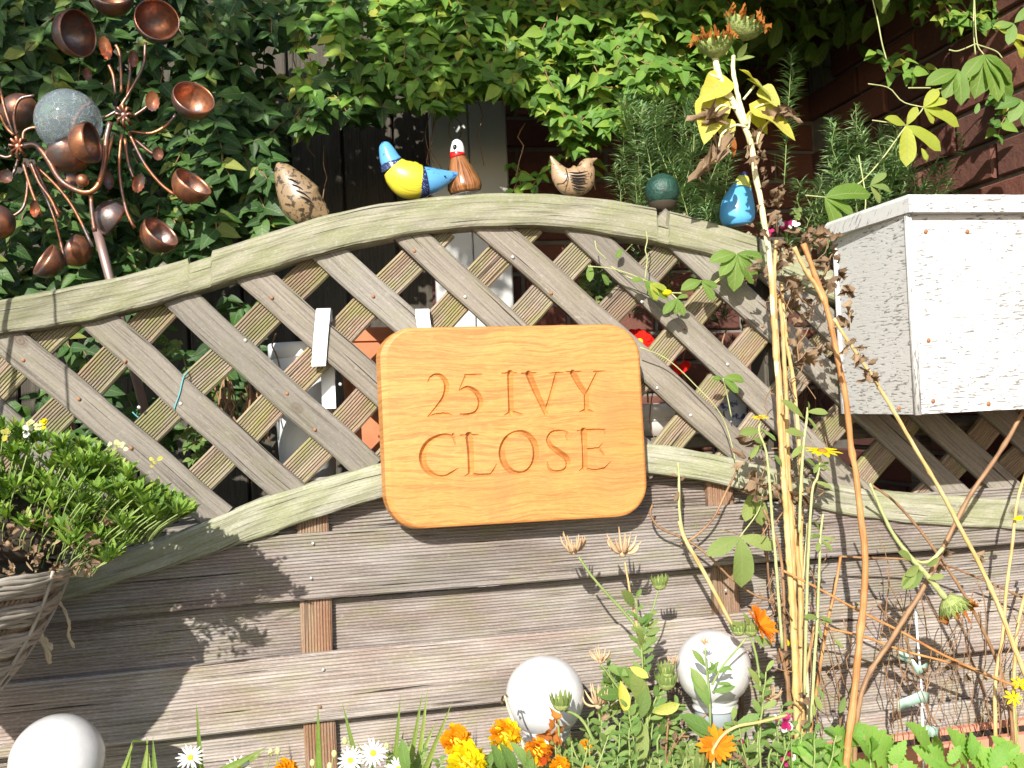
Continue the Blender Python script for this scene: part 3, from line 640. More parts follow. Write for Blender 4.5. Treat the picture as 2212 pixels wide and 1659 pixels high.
# ================================================================== WHITE WALL PLANTER
YP = -.235
pl = thing('wall_planter', 'large white painted wooden planter with flaking paint and angled sides on the fence at right', 'planter', tuple(P(2100, 660, -.1)))
zt, zb = P(2100, 462, YP).z, P(2100, 889, YP).z
xl = P(1972, 680, YP).x; xr = xl + .42; xbl = P(1814, 700, -.035).x; xbr = xr + (xl - xbl)
def vplate(name, a, b, z0, z1, th, mat, parent, nseg=1, inner=True):
    """upright panel from plan point a to plan point b, thickness inwards (+left of a->b)"""
    a = Vector((a[0], a[1])); b = Vector((b[0], b[1])); u = (b - a).normalized(); n = Vector((-u.y, u.x)) * th; L = (b - a).length
    v = []; uv = []
    for q, s in ((a, 0), (b, L)):
        for z in (z0, z1):
            v.append((q.x, q.y, z)); uv.append((s + a.x * 3, z)); v.append((q.x + n.x, q.y + n.y, z)); uv.append((s + a.x * 3, z))
    f = [(0, 4, 6, 2), (1, 3, 7, 5), (0, 2, 3, 1), (4, 5, 7, 6), (2, 6, 7, 3), (0, 1, 5, 4)]
    return part(name, MB().add(v, f, uv, False), mat, parent)
vplate('front_panel', (xl, YP), (xr, YP), zb, zt, .012, WHITEW, pl)
vplate('side_panel', (xbl, -.032), (xl - .004, YP + .001), zb, zt, .012, WHITEW, pl)
vplate('side_panel', (xr + .004, YP + .001), (xbr, -.032), zb, zt, .012, WHITEW, pl)
mb = MB(); tube(mb, [(xl - .001, YP - .001, zb - .001), (xl - .001, YP - .001, zt)], .0055, 8); part('corner_trim', mb, WHITEW, pl)
mb = MB(); tube(mb, [(xr + .001, YP - .001, zb - .001), (xr + .001, YP - .001, zt)], .0055, 8); part('corner_trim', mb, WHITEW, pl)
mb = MB(); tube(mb, [(xbl, -.034, zb), (xbl, -.034, zt)], .005, 8); part('corner_trim', mb, WHITEW, pl)
ov = .016; zc = zt; hh = .026
a, b, c, d = (xbl - ov, -.03), (xl - ov * .5, YP - ov), (xr + ov * .5, YP - ov), (xbr + ov, -.03)
ia, ib, ic, id_ = (xbl + .02, -.03), (xl + .01, YP + .022), (xr - .01, YP + .022), (xbr - .02, -.03)
for (o1, o2, i1, i2) in ((a, b, ia, ib), (b, c, ib, ic), (c, d, ic, id_)):
    sl = .006
    lo = [(o1[0], o1[1], zc), (o2[0], o2[1], zc), (i2[0], i2[1], zc), (i1[0], i1[1], zc)]
    def ins(o, i, t): return (o[0] + (i[0] - o[0]) * t, o[1] + (i[1] - o[1]) * t)
    p1, p2 = ins(o1, i1, .15), ins(o2, i2, .15)
    v = lo + [(o1[0], o1[1], zc + hh - sl), (o2[0], o2[1], zc + hh - sl), (p2[0], p2[1], zc + hh), (p1[0], p1[1], zc + hh), (i2[0], i2[1], zc + hh), (i1[0], i1[1], zc + hh)]
    f = [(3, 2, 1, 0), (0, 1, 5, 4), (4, 5, 6, 7), (7, 6, 8, 9), (3, 9, 8, 2), (0, 4, 7, 9, 3), (1, 2, 8, 6, 5)]
    dx = (Vector(o2) - Vector(o1)).normalized()
    part('rim', MB().add(v, f, [(Vector(q[:2]).dot(dx) * 1.0, q[2] * .8 + q[1]) for q in v], False), WHITEW, pl)
mb = MB(); v = [(*ia, zb + .012), (*ib, zb + .012), (*ic, zb + .012), (*id_, zb + .012)]; mb.add(v, [(0, 1, 2, 3)], None, False); part('base', mb, WHITEW, pl)
mb = MB(); v = [(*q, zt - .02) for q in (ia, ib, ic, id_)]; mb.add(v, [(0, 1, 2, 3)], None, False); part('compost', mb, SOIL, pl)
for (x, y, Y) in ((2000, 500, YP), (2006, 735, YP), (2016, 866, YP), (1942, 882, YP + .02), (2136, 872, YP), (2090, 500, YP)):
    mb = MB(); ball(mb, P(x, y, Y - .0015), .0035, 10, 4, (1, .4, 1)); part('nail', mb, RUST, pl)

# ================================================================== GLOBE LIGHTS
def globe(x, y, r, Y, label):
    c = P(x, y, Y); rr = r * M(x, y, Y)
    t = thing('globe_light', label, 'garden light', (c.x, c.y, 0), 'white globe lights along the fence')
    mb = MB(); ball(mb, c, rr, 48, 30, t1=math.pi * .83); part('globe', mb, GLOBE, t)
    zb_ = c.z - rr * .83
    mb = MB(); lathe(mb, (c.x, c.y, zb_), [(rr * .50, .012), (rr * .60, .008), (rr * .62, .003), (rr * .62, -.002), (rr * .57, -.004), (rr * .57, -.008), (rr * .61, -.010), (rr * .61, -.013), (rr * .4, -.014)], 40); part('neck_ring', mb, GLOBE, t)
    mb = MB(); lathe(mb, (c.x, c.y, zb_ - .014), [(rr * .55, 0), (rr * .55, -rr * .38), (rr * .48, -rr * .42), (.0, -rr * .42)], 40); part('collar', mb, GREYP, t)
    mb = MB(); tube(mb, [(c.x, c.y, zb_ - .02), (c.x, c.y, .0)], .012, 10); part('stake', mb, GREYP, t)
globe(124, 1643, 97, -.20, 'white globe garden light at far left partly in the hanging basket shadow')
globe(1177, 1503, 85, -.12, 'white globe garden light behind the yellow marigolds')
globe(1541, 1442, 80, -.12, 'white globe garden light beside the orange flower and tall dry stalks')

# ================================================================== CERAMIC BIRDS ON THE TOP RAIL
def loft(pts, Y, n=20, seg=26, dsq=1.0, dy=None):
    """body of revolution-like shape along traced centre points (x, y, r)"""
    q = smoothpath(pts, seg); mb = MB()
    tube(mb, [P(a[0], a[1], Y) for a in q], [max(.5, a[2]) * M(a[0], a[1], Y) for a in q], n, dsq); return mb
def bird(name, label, x, y, Y=-.003): return thing(name, label, 'bird ornament', tuple(P(x, y, Y)), 'pottery birds along the top rail')
b = bird('bird_ornament', 'brown speckled pottery bird with black marks, leftmost on the curved top rail', 650, 478)
part('body', loft([(601, 352, 5), (606, 361, 15), (614, 374, 24), (626, 394, 34), (640, 416, 43), (652, 434, 47), (666, 446, 43), (684, 455, 31), (702, 462, 17), (711, 464, 7)], 0, 22, 34, .7), G_STONE, b)
mb = MB()
for i in range(4): tube(mb, pxpath([(620 + i * 9, 384 + i * 13), (638 + i * 9, 392 + i * 13), (655 + i * 8, 406 + i * 12)], -.0185 - i * .0024, 6), [.0003, .0009, .0012, .0012, .001, .0006, .0003], 6)
part('wing_marks', mb, G_BLACK, b)
b = bird('bird_ornament', 'glossy yellow pottery bird with sky blue head and tail and navy bands', 880, 430)
Yb = -.004
part('tail', loft([(827, 307, 3), (830, 313, 12), (836, 328, 18), (842, 344, 22), (847, 353, 24)], Yb, 22, 20, .8), G_BLUE, b)
part('band', loft([(846, 351, 24.5), (848, 357, 26.5), (851, 364, 28)], Yb, 22, 8, .8), G_NAVY, b)
part('body', loft([(850, 361, 27), (863, 375, 36), (880, 387, 41), (897, 391, 40), (911, 392, 35)], Yb, 24, 26, .85), G_YEL, b)
part('band', loft([(907, 392, 36), (914, 392, 35), (921, 391, 32)], Yb, 24, 8, .85), G_NAVY, b)
h = part('head', loft([(918, 391, 31), (930, 390, 29), (946, 387, 24), (962, 383, 17), (976, 379, 10), (986, 377, 6), (990, 377, 2)], Yb, 24, 26, .85), G_BLUE, b)
mb = MB(); ball(mb, P(961, 381, Yb - .011), .0016, 8, 5); part('eye', mb, G_BLACK, h)
b = bird('bird_ornament', 'pottery bird with white head, red collar and streaked brown body', 1003, 415)
Yb = .012
h = part('head', loft([(987, 301, 3), (987, 306, 10), (988, 318, 14.5), (988, 332, 16)], Yb, 20, 16), G_WHITE, b)
mb = MB(); ball(mb, P(983, 318, Yb - .0095), .0036, 10, 6, (1, .5, 1.3)); part('eye', mb, G_BLACK, h)
part('collar', loft([(988, 331, 16.5), (988, 335, 17), (989, 339, 17)], Yb, 20, 6), G_RED, b)
part('body', loft([(989, 339, 16), (991, 350, 20), (995, 368, 27), (1000, 388, 34), (1004, 404, 37), (1006, 415, 33)], Yb, 22, 24, .9), G_BROWN, b)
b = bird('bird_ornament', 'small carved stoneware wren with striped wing and upright tail', 1235, 423)
Yb = .006
part('body', loft([(1189, 337, 1.5), (1195, 348, 6), (1202, 362, 13), (1212, 379, 23), (1226, 389, 31), (1242, 391, 33), (1256, 386, 31), (1266, 370, 22), (1271, 357, 14)], Yb, 22, 40, .75), G_STONE2, b)
part('head', loft([(1260, 374, 18), (1266, 360, 16.5), (1272, 352, 12.5), (1279, 347, 6), (1290, 342, 1.2)], Yb, 18, 20, .9), G_STONE2, b)
mb = MB()
for i in range(7): tube(mb, pxpath([(1228 + i * 1.5, 372 + i * 5.5), (1248, 374 + i * 6), (1270 - i * 1.2, 370 + i * 7)], -.0185 - .001 * math.sin(i / 6 * 3), 6), [.0004, .0010, .0014, .0015, .0014, .001, .0004], 6)
tube(mb, pxpath([(1222, 364), (1226, 380), (1218, 395), (1203, 398)], -.0165, 10), .0009, 6)
part('wing_stripes', mb, G_BLACK, b)
b = thing('green_mesh_ball', 'dark green mesh ball ornament on a short dark peg set in the rail notch', 'ornament', tuple(P(1433, 455, .01)))
mb = MB(); ball(mb, P(1430, 412, .01), 37 * M(1430, 412), 32, 20, t1=math.pi * .78); part('ball', mb, G_DGREEN, b)
mb = MB(); lathe(mb, P(1432, 440, .01), [(.024, .002), (.021, -.006), (.012, -.012), (.008, -.014)], 24); part('base', mb, plain('dark_brown_base', (.06, .045, .03), .6), b)
mb = MB(); tube(mb, [P(1433, 455, .01), P(1436, 486, .01)], .0085, 10); part('peg', mb, WOOD_DARK, b)
b = bird('bird_ornament', 'bright blue pottery bird with yellow neck behind the sunflower stem', 1594, 488)
Yb = .004
part('head', loft([(1607, 371, 3), (1607, 376, 9), (1606, 383, 11)], Yb, 20, 10), G_NAVY, b)
part('neck', loft([(1606, 382, 12), (1604, 394, 17), (1602, 406, 22)], Yb, 20, 10), glaze('lime_glaze', (.62, .66, .12), (.03, .08, .25), .4), b)
part('body', loft([(1602, 405, 22), (1599, 418, 28), (1595, 438, 35), (1593, 458, 38), (1593, 476, 36), (1594, 486, 29)], Yb, 24, 24, .9), glaze('sky_blue_glaze', (.10, .40, .75), rough=.35), b)

# ================================================================== COPPER WIND SPINNER
sp = thing('wind_spinner', 'copper wind spinner with two rings of cups and a crackle glass ball', 'garden ornament', (P(235, 600, .2).x, .2, 0))
YC = .2
def cup(x, y, r, d, Y=YC, name='cup'):
    """open hemisphere; d = direction of the opening"""
    rr = r * M(x, y, Y); d = Vector(d).normalized(); m = d.to_track_quat('Z', 'Y').to_matrix(); c = P(x, y, Y)
    pr = [(rr * math.sin(a), -rr * math.cos(a) + rr * .15) for a in [i / 12 * 1.72 for i in range(13)]]
    pi_ = [(max(0, p[0] - .0018), p[1] + .0016 * (1 if i < 10 else 0)) for i, p in enumerate(pr)][::-1]
    mb = MB(); lathe(mb, c, pr + pi_, 32, m); return part(name, mb, COPPER, sp)
CUPS = [(160, 73, 50, (.75, -.55, -.1)), (242, -4, 45, (.1, -.75, .6)), (338, 48, 47, (.25, -.95, .1)), (416, 219, 45, (.35, -.8, .45)), (412, 402, 43, (.55, -.45, .65)),
        (188, 309, 44, (.93, -.25, .1), .10), (241, 470, 42, (.75, .35, -.55)), (342, 508, 42, (.6, -.45, .55)), (104, 566, 38, (-.75, -.45, .5)), (168, 542, 36, (-.75, .2, .3), .28),
        (-6, 478, 38, (-.4, .8, -.2)), (45, 242, 40, (-.35, .85, .25), .3), (152, 398, 30, (-.4, .6, .3), .3)]
for c_ in CUPS: cup(*c_)
cup(152, 330, 50, (-.45, .1, .9), .16, 'ball_bowl')
mb = MB(); ball(mb, P(148, 263, .17), 69 * M(148, 263, .17), 48, 32); part('glass_ball', mb, CRACKLE, sp)
mb = MB(); ball(mb, P(178, 390, .14), 14 * M(178, 390, .14), 20, 12); part('finial', mb, COPPER, sp)
def rod(pts, r, Y=YC, n=14, name='arm', mat=COPPER, tap=1.0):
    q = pxpath(pts, Y, n); rr = r * M(pts[0][0], pts[0][1], Y) / 1.0
    mb = MB(); tube(mb, q, [rr * (1 + (tap - 1) * i / (len(q) - 1)) for i in range(len(q))], 8); return part(name, mb, mat, sp)
rod([(50, 315), (78, 314), (104, 345), (130, 388), (168, 412), (195, 414), (214, 396), (226, 350), (230, 300), (238, 264)], 6.5, .15, 40, 'fork')
rod([(196, 414), (199, 460), (205, 500)], 5, .16, 10, 'pole')
p0, p1 = P(208, 490, .2), P(237, 600, .2); mb = MB(); tube(mb, [p0, p1, p1 + (p1 - p0) * 6], .0075, 14); part('pole', mb, plain('grey_copper_tube', (.34, .24, .22), .45, metal=.6), sp)
for h_ in ((40, 318, 12, 20), (268, 250, 16, 30)):
    mb = MB(); c = P(h_[0], h_[1], YC - .02)
    for k in range(8):
        a = k / 8 * 6.283; tube(mb, [c, c + Vector((math.cos(a) * .01, -.012, math.sin(a) * .013)), c + Vector((math.cos(a) * .013, .004, math.sin(a) * .018))], .003, 6)
    ball(mb, c, .008, 12, 8); part('hub', mb, COPPER, sp)
A = [[(258, 235), (285, 190), (310, 140), (314, 92)], [(282, 284), (325, 288), (358, 272), (380, 248)], [(278, 285), (310, 350), (345, 395), (378, 422)], [(262, 290), (258, 370), (272, 450), (290, 492)],
     [(250, 205), (245, 165), (235, 140)], [(262, 200), (262, 160), (258, 115), (250, 97)], [(275, 205), (281, 160), (280, 130)], [(290, 250), (312, 235), (325, 222)], [(290, 300), (320, 325), (345, 340)],
     [(245, 290), (238, 320), (228, 360)], [(270, 300), (277, 350), (288, 385)], [(252, 240), (225, 255), (205, 262)],
     [(0, 190), (12, 240), (30, 292)], [(0, 246), (14, 275), (30, 292)], [(50, 352), (68, 410), (90, 466)], [(62, 352), (92, 410), (120, 480), (143, 575)], [(75, 356), (105, 420), (132, 462)], [(80, 360), (130, 410), (165, 460), (200, 533)],
     [(52, 350), (60, 395), (52, 445), (30, 466), (10, 470)], [(38, 296), (30, 250), (42, 215), (75, 206)], [(50, 305), (52, 285), (70, 276), (90, 278)], [(150, 290), (160, 255), (180, 235), (208, 230)], [(0, 336), (15, 340), (32, 334)], [(40, 340), (30, 372), (12, 392)], [(66, 350), (85, 395), (110, 430), (128, 470)]]
for a in A: rod(a, 3.6, U(.17, .23))
LF = [(229, 105, 12, 25, .2), (330, 220, 14, 21, 0), (289, 128, 10, 18, 0), (190, 162, 9, 14, .1), (342, 333, 11, 14, 0), (235, 390, 11, 20, .1), (300, 397, 12, 20, -.3), (14, 382, 14, 14, 0), (76, 452, 9, 18, 0)]
for (x, y, rx, ry, t) in LF:
    c = P(x, y, .17); m_ = M(x, y, .17); mb = MB(); n = 26; vs = []
    for k, s in ((0, 1.0), (1, .82), (2, .0)):
        for j in range(n):
            a = j / n * 6.283; q = s * (1 + (.10 if (j % 2 and k == 0) else 0)); X = rx * q * math.cos(a) * m_; Z = ry * q * math.sin(a) * m_
            vs.append(c + Vector((X * math.cos(t) - Z * math.sin(t), -.004 * (k == 0) + .003 * (k == 2), X * math.sin(t) + Z * math.cos(t))))
    mb.add(vs, [(k * n + j, k * n + (j + 1) % n, (k + 1) * n + (j + 1) % n, (k + 1) * n + j) for k in range(2) for j in range(n)]); part('copper_petal', mb, COPPER, sp)

# ================================================================== HOOKS AND POTS BEHIND THE TRELLIS
def hook(x, y, dx, ln, label):
    t = thing('strap_hook', label, 'hook', tuple(P(x, y, -.014)), 'white strap hooks over the trellis laths')
    a = P(x, y, -.0185); b = P(x - dx, y + ln, -.0165); back = P(x + 6, y + 4, .03); down = P(x + 14, y + 210, .034)
    path = [b, b.lerp(a, .5), a + Vector((0, 0, -.004)), a + Vector((.001, .004, .0035)), a + Vector((.002, .016, .006)), back + Vector((0, -.004, .004)), back + Vector((0, 0, -.004)), back.lerp(down, .5), down]
    wv = 15 * M(x, y); vs = []; n = len(path)
    for q in path:
        for s in (-1, 1):
            for k in (0, .0014): vs.append(q + Vector((s * wv, k, k * .5)))
    fs = []
    for i in range(n - 1):
        o = i * 4; fs += [(o, o + 2, o + 6, o + 4), (o + 1, o + 5, o + 7, o + 3), (o, o + 4, o + 5, o + 1), (o + 2, o + 3, o + 7, o + 6)]
    fs += [(0, 1, 3, 2)]
    part('strap', MB().add(vs, fs, None, False), WHITE_P, t); return t
hook(697, 673, 9, 118, 'white metal strap hook over a lath left of the sign')
hook(912, 674, -8, 60, 'white metal strap hook dipping behind the top of the sign')
def pot(name, x, ytop, ybot, rt, rb, Y, mat, label, rim=.012, sq=False, cat='plant pot'):
    a = P(x, ytop, Y); b = P(x, ybot, Y); m_ = M(x, ytop, Y); h = a.z - b.z
    t = thing(name, label, cat, (a.x, a.y, b.z)); R1, R0 = rt * m_, rb * m_; n = 4 if sq else 36; mt = Matrix.Rotation(R(45 + (8 if sq else 0)), 3, 'Z') if sq else None; k = 1.3 if sq else 1
    mb = MB(); lathe(mb, (a.x, a.y, b.z), [(0, .001), (R0 * k, 0), (R1 * k * .95, h - .022), (R1 * k * .95, h - .02)], n, mt); mb.sm = [not sq] * len(mb.f); part('body', mb, mat, t)
    mb = MB(); lathe(mb, (a.x, a.y, b.z), [(R1 * k * .95, h - .024), (R1 * k * 1.04, h - .022), (R1 * k * 1.04, h - .002), (R1 * k * 1.01, h), (R1 * k * .93, h - .001), (R1 * k * .91, h - .03), (0, h - .031)], n, mt); mb.sm = [not sq] * len(mb.f); part('rim', mb, mat, t); return t
pot('plant_pot', 655, 742, 1120, 72, 55, .12, WHITE_P, 'white bucket shaped pot hanging behind the trellis left of the sign')
pot('plant_pot', 800, 712, 1010, 66, 50, .17, TERRA, 'square terracotta pot behind the trellis at the left edge of the sign', sq=True)
pot('plant_pot', 1415, 872, 940, 62, 44, .13, G_WHITE, 'shallow white bowl behind the trellis right of the sign')
pot('plant_pot', 1572, 842, 990, 48, 36, .12, BLUEPOT, 'blue and white patterned pot behind the trellis at right')
# low shelf that carries the pots
sh = thing('plant_shelf', 'narrow timber shelf behind the trellis carrying the pots', 'shelf', (.3, .2, 0))
zs = P(1415, 940, .13).z - .002
mb = MB(); bbox(mb, P(1330, 940, .13).x, 1.24, .06, .26, zs - .02, zs); part('top', mb, WOOD_LATH, sh)
zs2 = P(800, 1010, .17).z - .001
mb = MB(); bbox(mb, -.3, P(900, 940, .13).x, .21 - .1, .30, min(zs2, P(655, 1120, .12).z) - .022, min(zs2, P(655, 1120, .12).z) - .002); part('top', mb, WOOD_LATH, sh)
for x in (-.28, .12, .5, 1.2):
    mb = MB(); bbox(mb, x, x + .03, .27, .3, 0, zs2 - .05 if x < .3 else zs - .021); part('leg', mb, WOOD_LATH, sh)
t = thing('twine', 'short turquoise garden twine tied over a trellis lath at left', 'twine', tuple(P(388, 850, -.014)))
mb = MB(); tube(mb, pxpath([(397, 812), (392, 832), (388, 850), (380, 872), (376, 885)], -.0145, 12), .0009, 6); tube(mb, pxpath([(397, 812, -.0145), (404, 806, -.008), (408, 800, .012)], 0, 6), .0009, 6); part('strand', mb, STRING, t)
mb = MB(); tube(mb, pxpath([(286, 890), (300, 902), (320, 904), (345, 898)], .03, 10), .0009, 6); part('strand', mb, STRING, t)

# ================================================================== HANGING BASKET AT LEFT
bc = P(-150, 1244, -.23); mB = M(-150, 1244, -.23); bk = thing('hanging_basket', 'grey wicker hanging basket of coiled bands at the left edge', 'hanging basket', tuple(bc + Vector((0, 0, -.2))))
random.seed(11)
def Rb(z): return (268 - .30 * z - .0011 * z * z) * mB    # z in photo units below the rim
for k, z in enumerate(range(0, 312, 62)):
    for s in range(8):
        mb = MB(); zz = z + s * 5.6; rr = Rb(zz) + U(-.0015, .002) + (.004 if 0 < s < 6 else 0)
        tube(mb, [bc + Vector((math.cos(a) * rr, math.sin(a) * rr, -zz * mB + .0025 * math.sin(a * 7 + s) + U(-.0006, .0006))) for a in [i / 90 * 6.2832 for i in range(91)]], U(.0024, .0034), 6, cap=False)
        part('cane', mb, WICK, bk)
    for s in range(3):
        mb = MB(); zz = z + 45 + s * 6; rr = Rb(zz) - .004; 
        for tw in range(2): tube(mb, [bc + Vector((math.cos(a) * (rr + .003 * math.cos(a * 60 + tw * 3.14)), math.sin(a) * (rr + .003 * math.cos(a * 60 + tw * 3.14)), -zz * mB + .003 * math.sin(a * 60 + tw * 3.14 + s))) for a in [i / 420 * 6.2832 for i in range(421)]], .0022, 5, cap=False)
        part('twist', mb, stalkm('brown_wicker', (.20, .14, .09), (.28, .2, .13), (.08, .05, .03)) if (k + s) == 0 else bpy.data.materials['brown_wicker'], bk)
for j in range(12):
    mb = MB(); a = j / 12 * 6.283 + .2
    tube(mb, [bc + Vector((math.cos(a) * (Rb(z) + .007), math.sin(a) * (Rb(z) + .007), -z * mB)) for z in range(-4, 318, 8)], .0022, 6); part('stake', mb, WICK, bk)
mb = MB(); lathe(mb, bc, [(0, -.012), (Rb(0) - .012, -.012)] + [(max(.01, Rb(z) - .0065), -z * mB) for z in range(0, 330, 20)] + [(0, -322 * mB)], 40); part('liner', mb, plain('moss_liner', (.045, .04, .025), 1, 1, 60, .3), bk)
for j in range(3):
    a = (2.0, 3.2, 4.4)[j]; mb = MB(); tube(mb, [bc + Vector((math.cos(a) * Rb(0), math.sin(a) * Rb(0), 0)), bc + Vector((0, 0, .75))], .0018, 6); part('chain', mb, plain('dark_chain', (.05, .05, .05), .4, metal=.8) if j == 0 else bpy.data.materials['dark_chain'], bk)
mb = MB(); tube(mb, [bc + Vector((0, 0, .74)), bc + Vector((0, .0, .80)), bc + Vector((-.3, .1, .80)), bc + Vector((-.6, .2, .70))], .006, 8); tube(mb, [bc + Vector((-.6, .2, .9)), bc + Vector((-.6, .2, -bc.z))], .02, 10); part('bracket', mb, bpy.data.materials['dark_chain'], bk)
# frayed wicker ends
for pth in ([(105, 1278), (135, 1310), (150, 1348), (148, 1372), (160, 1398)], [(45, 1318), (62, 1345), (75, 1372), (95, 1388), (108, 1430)], [(50, 1310), (72, 1352), (90, 1374), (112, 1400)], [(0, 1268), (60, 1256), (120, 1244), (180, 1240)], [(120, 1240), (150, 1225), (185, 1235)]):
    mb = MB(); q = pxpath(pth, -.14 if pth[0][0] < 100 or pth[0][0] == 120 else -.10, 16); thk = .0014 if pth[0][0] == 105 else .0024
    for tw in range(2): tube(mb, [a + Vector((math.cos(i * 1.3 + tw * 3.1), 0, math.sin(i * 1.3 + tw * 3.1))) * thk * .8 for i, a in enumerate(q)], thk, 5)
    part('frayed_cane', mb, STRAW, bk)

# ================================================================== TERRACOTTA TROUGH, BED
tr = thing('terracotta_trough', 'pale terracotta trough behind the bright green leaves at the bottom right corner', 'trough', (1.0, -.2, 0))
q0, q1 = P(1835, 1622, -.10), P(2320, 1585, -.10); zt_ = (q0.z + q1.z) / 2
mb = MB(); x0, x1 = q0.x, q1.x + .1
pr = [(.0, 0), (.004, -.03), (-.006, -.034), (-.02, -.16)]
box(mb, x0, x1, -.10, -.088, zt_ - .045, zt_); box(mb, x0, x1, -.042, -.03, zt_ - .045, zt_); box(mb, x0, x0 + .015, -.087, -.043, zt_ - .045, zt_); part('rim', mb, TERRA_P, tr)
mb = MB(); box(mb, x0 + .008, x1 - .01, -.094, -.04, zt_ - .2, zt_ - .0455); part('body', mb, TERRA_P, tr)
mb = MB(); box(mb, x0 + .016, x1 - .016, -.087, -.043, zt_ - .044, zt_ - .008); part('compost', mb, SOIL, tr)
bm2 = MB(); box(bm2, -1.2, .78, -.62, -.035, .004, .56); box(bm2, .781, 1.29, -.62, -.035, .004, .42)
bed = struct(part('flower_bed', bm2, SOIL))

# ================================================================== PLANTS
random.seed(21)
def inpoly(x, y, L):
    c = False; j = len(L) - 1
    for i in range(len(L)):
        if (L[i][1] > y) != (L[j][1] > y) and x < (L[j][0] - L[i][0]) * (y - L[i][1]) / (L[j][1] - L[i][1]) + L[i][0]: c = not c
        j = i
    return c
def vine(name, label, polys, tpls, mat, size, nobj, Y0, Y1, loc, stem=True, cat='climbing plant', dens=1.0, seed=1, down=.8):
    """hanging stems carrying leaves in threes; nearest leaves are objects, the rest joined"""
    random.seed(seed); t = thing(name, label, cat, loc); leaves = []; smb = MB()
    for poly, n in polys:
        xs = [p[0] for p in poly]; ys = [p[1] for p in poly]; k = 0; tries = 0
        while k < n and tries < n * 30:
            tries += 1
            x, y = U(min(xs), max(xs)), U(min(ys), max(ys))
            if not inpoly(x, y, poly): continue
            k += 1; Y = Y0 + (Y1 - Y0) * rnd() ** 1.0; ang = U(-.9, .9) + math.pi / 2; pts = [(x, y, Y)]
            for s in range(random.randint(2, 4)):
                ang += U(-.5, .5); x += math.cos(ang) * size * .85; y += math.sin(ang) * size * .85 * down; Y += U(-.02, .015)
                if not inpoly(x, y, poly): break
                pts.append((x, y, Y))
            q = [P(*p) for p in pts]
            if stem and len(q) > 1: tube(smb, q, .0011, 4, cap=False)
            for a in q:
                base = U(-.5, .5)
                for dx in (-.85, 0, .85) if rnd() < .7 else (-.8, .8):
                    an = base + dx + U(-.3, .3)
                    d = Vector((math.sin(an), U(-.5, .05), -math.cos(an) * U(.4, 1) + .15)); nrm = Vector((U(-.5, .3), -1, U(.0, 1.1)))
                    s = size * M(1000, 600, Y0) * U(.65, 1.25); leaves.append((a, d, nrm, s, random.choice(tpls)))
    leaves.sort(key=lambda l: l[0].y + (0 if True else 0)); 
    vis = [l for l in leaves]
    mb = MB()
    for i, (a, d, nrm, s, tp) in enumerate(leaves):
        if i < nobj: put('leaf', tp, mat, t, a, d, nrm, s)
        else: addm(mb, tp, frame(a, d, nrm), s)
    if len(mb.v): stuff(part('foliage', mb, mat, t))
    if stem: stuff(part('stems', smb, ST_BROWN, t))
    return t
BRT = [(800, -60), (1420, -60), (1440, 60), (1500, 120), (1380, 230), (1300, 300), (1240, 330), (1180, 250), (1120, 215), (1040, 180), (980, 235), (880, 220), (830, 120)]
vine('climbing_vine', 'sunlit bright green climbing vine with pointed leaves above the pottery birds', [(BRT, 430), ([(1300, -60), (1600, -60), (1580, 120), (1520, 190), (1440, 230), (1380, 120)], 70), ([(620, -60), (840, -60), (850, 180), (760, 230), (640, 200)], 40), ([(1080, 335), (1290, 320), (1290, 380), (1110, 420)], 4)],
     T_VINE, L_VINE, 37, 290, .26, .50, tuple(P(1150, 300, .45)), seed=3)
DRK = [(-120, -90), (840, -90), (850, 130), (840, 215), (800, 270), (720, 250), (650, 300), (590, 360), (600, 500), (500, 540), (420, 560), (300, 600), (-120, 660)]
vine('climbing_vine', 'climbing vine with shade in its leaf colour covering the left side behind the copper spinner', [(DRK, 380), ([(-50, 640), (540, 600), (560, 760), (500, 990), (-50, 1000)], 42), ([(380, 180), (600, 170), (610, 330), (560, 360), (480, 420), (380, 350)], 45), ([(-100, -60), (600, -60), (600, 60), (-100, 60)], 40)],
     T_VINE, L_VINE_SHADE, 44, 290, .30, .58, tuple(P(400, 300, .45)), seed=5)
vine('undergrowth', 'small leafed green growth seen through the trellis above the basket plant', [([(370, 900), (470, 930), (450, 1000), (390, 990)], 12), ([(250, 740), (420, 700), (400, 780)], 5), ([(1240, 560), (1340, 600), (1300, 700), (1260, 640)], 8)],
     T_VINE, L_HERB, 17, 200, .05, .10, tuple(P(420, 1000, .08)), seed=6, cat='plant')
# bare twigs behind trellis
mb = MB(); random.seed(8)
for i in range(60):
    x = U(560, 660) if i < 26 else U(1420, 1800); y = U(820, 960); L_ = [(x, y)]
    for s in range(4): x += U(-18, 18); y -= U(15, 45); L_.append((x, y))
    tube(mb, pxpath(L_, U(.05, .2), 8), U(.0008, .002), 5)
for i in range(30):
    x = U(470, 560); y = U(900, 930); L_ = [(x, y)]
    for s in range(4): x += U(-14, 14); y -= U(10, 30); L_.append((x, y))
    tube(mb, pxpath(L_, U(.05, .12), 8), U(.0008, .002), 5)
for i in range(40):
    x = U(300, 1500); y = U(-20, 330); L_ = [(x, y)]
    for s in range(4): x += U(-18, 18); y += U(15, 45); L_.append((x, y))
    tube(mb, pxpath(L_, U(.4, .6), 8), U(.0008, .0016), 5)
tw = thing('bare_twigs', 'tangle of bare brown twigs seen through the trellis', 'twigs', tuple(P(600, 950, .1))); stuff(part('twigs', mb, ST_BROWN, tw))

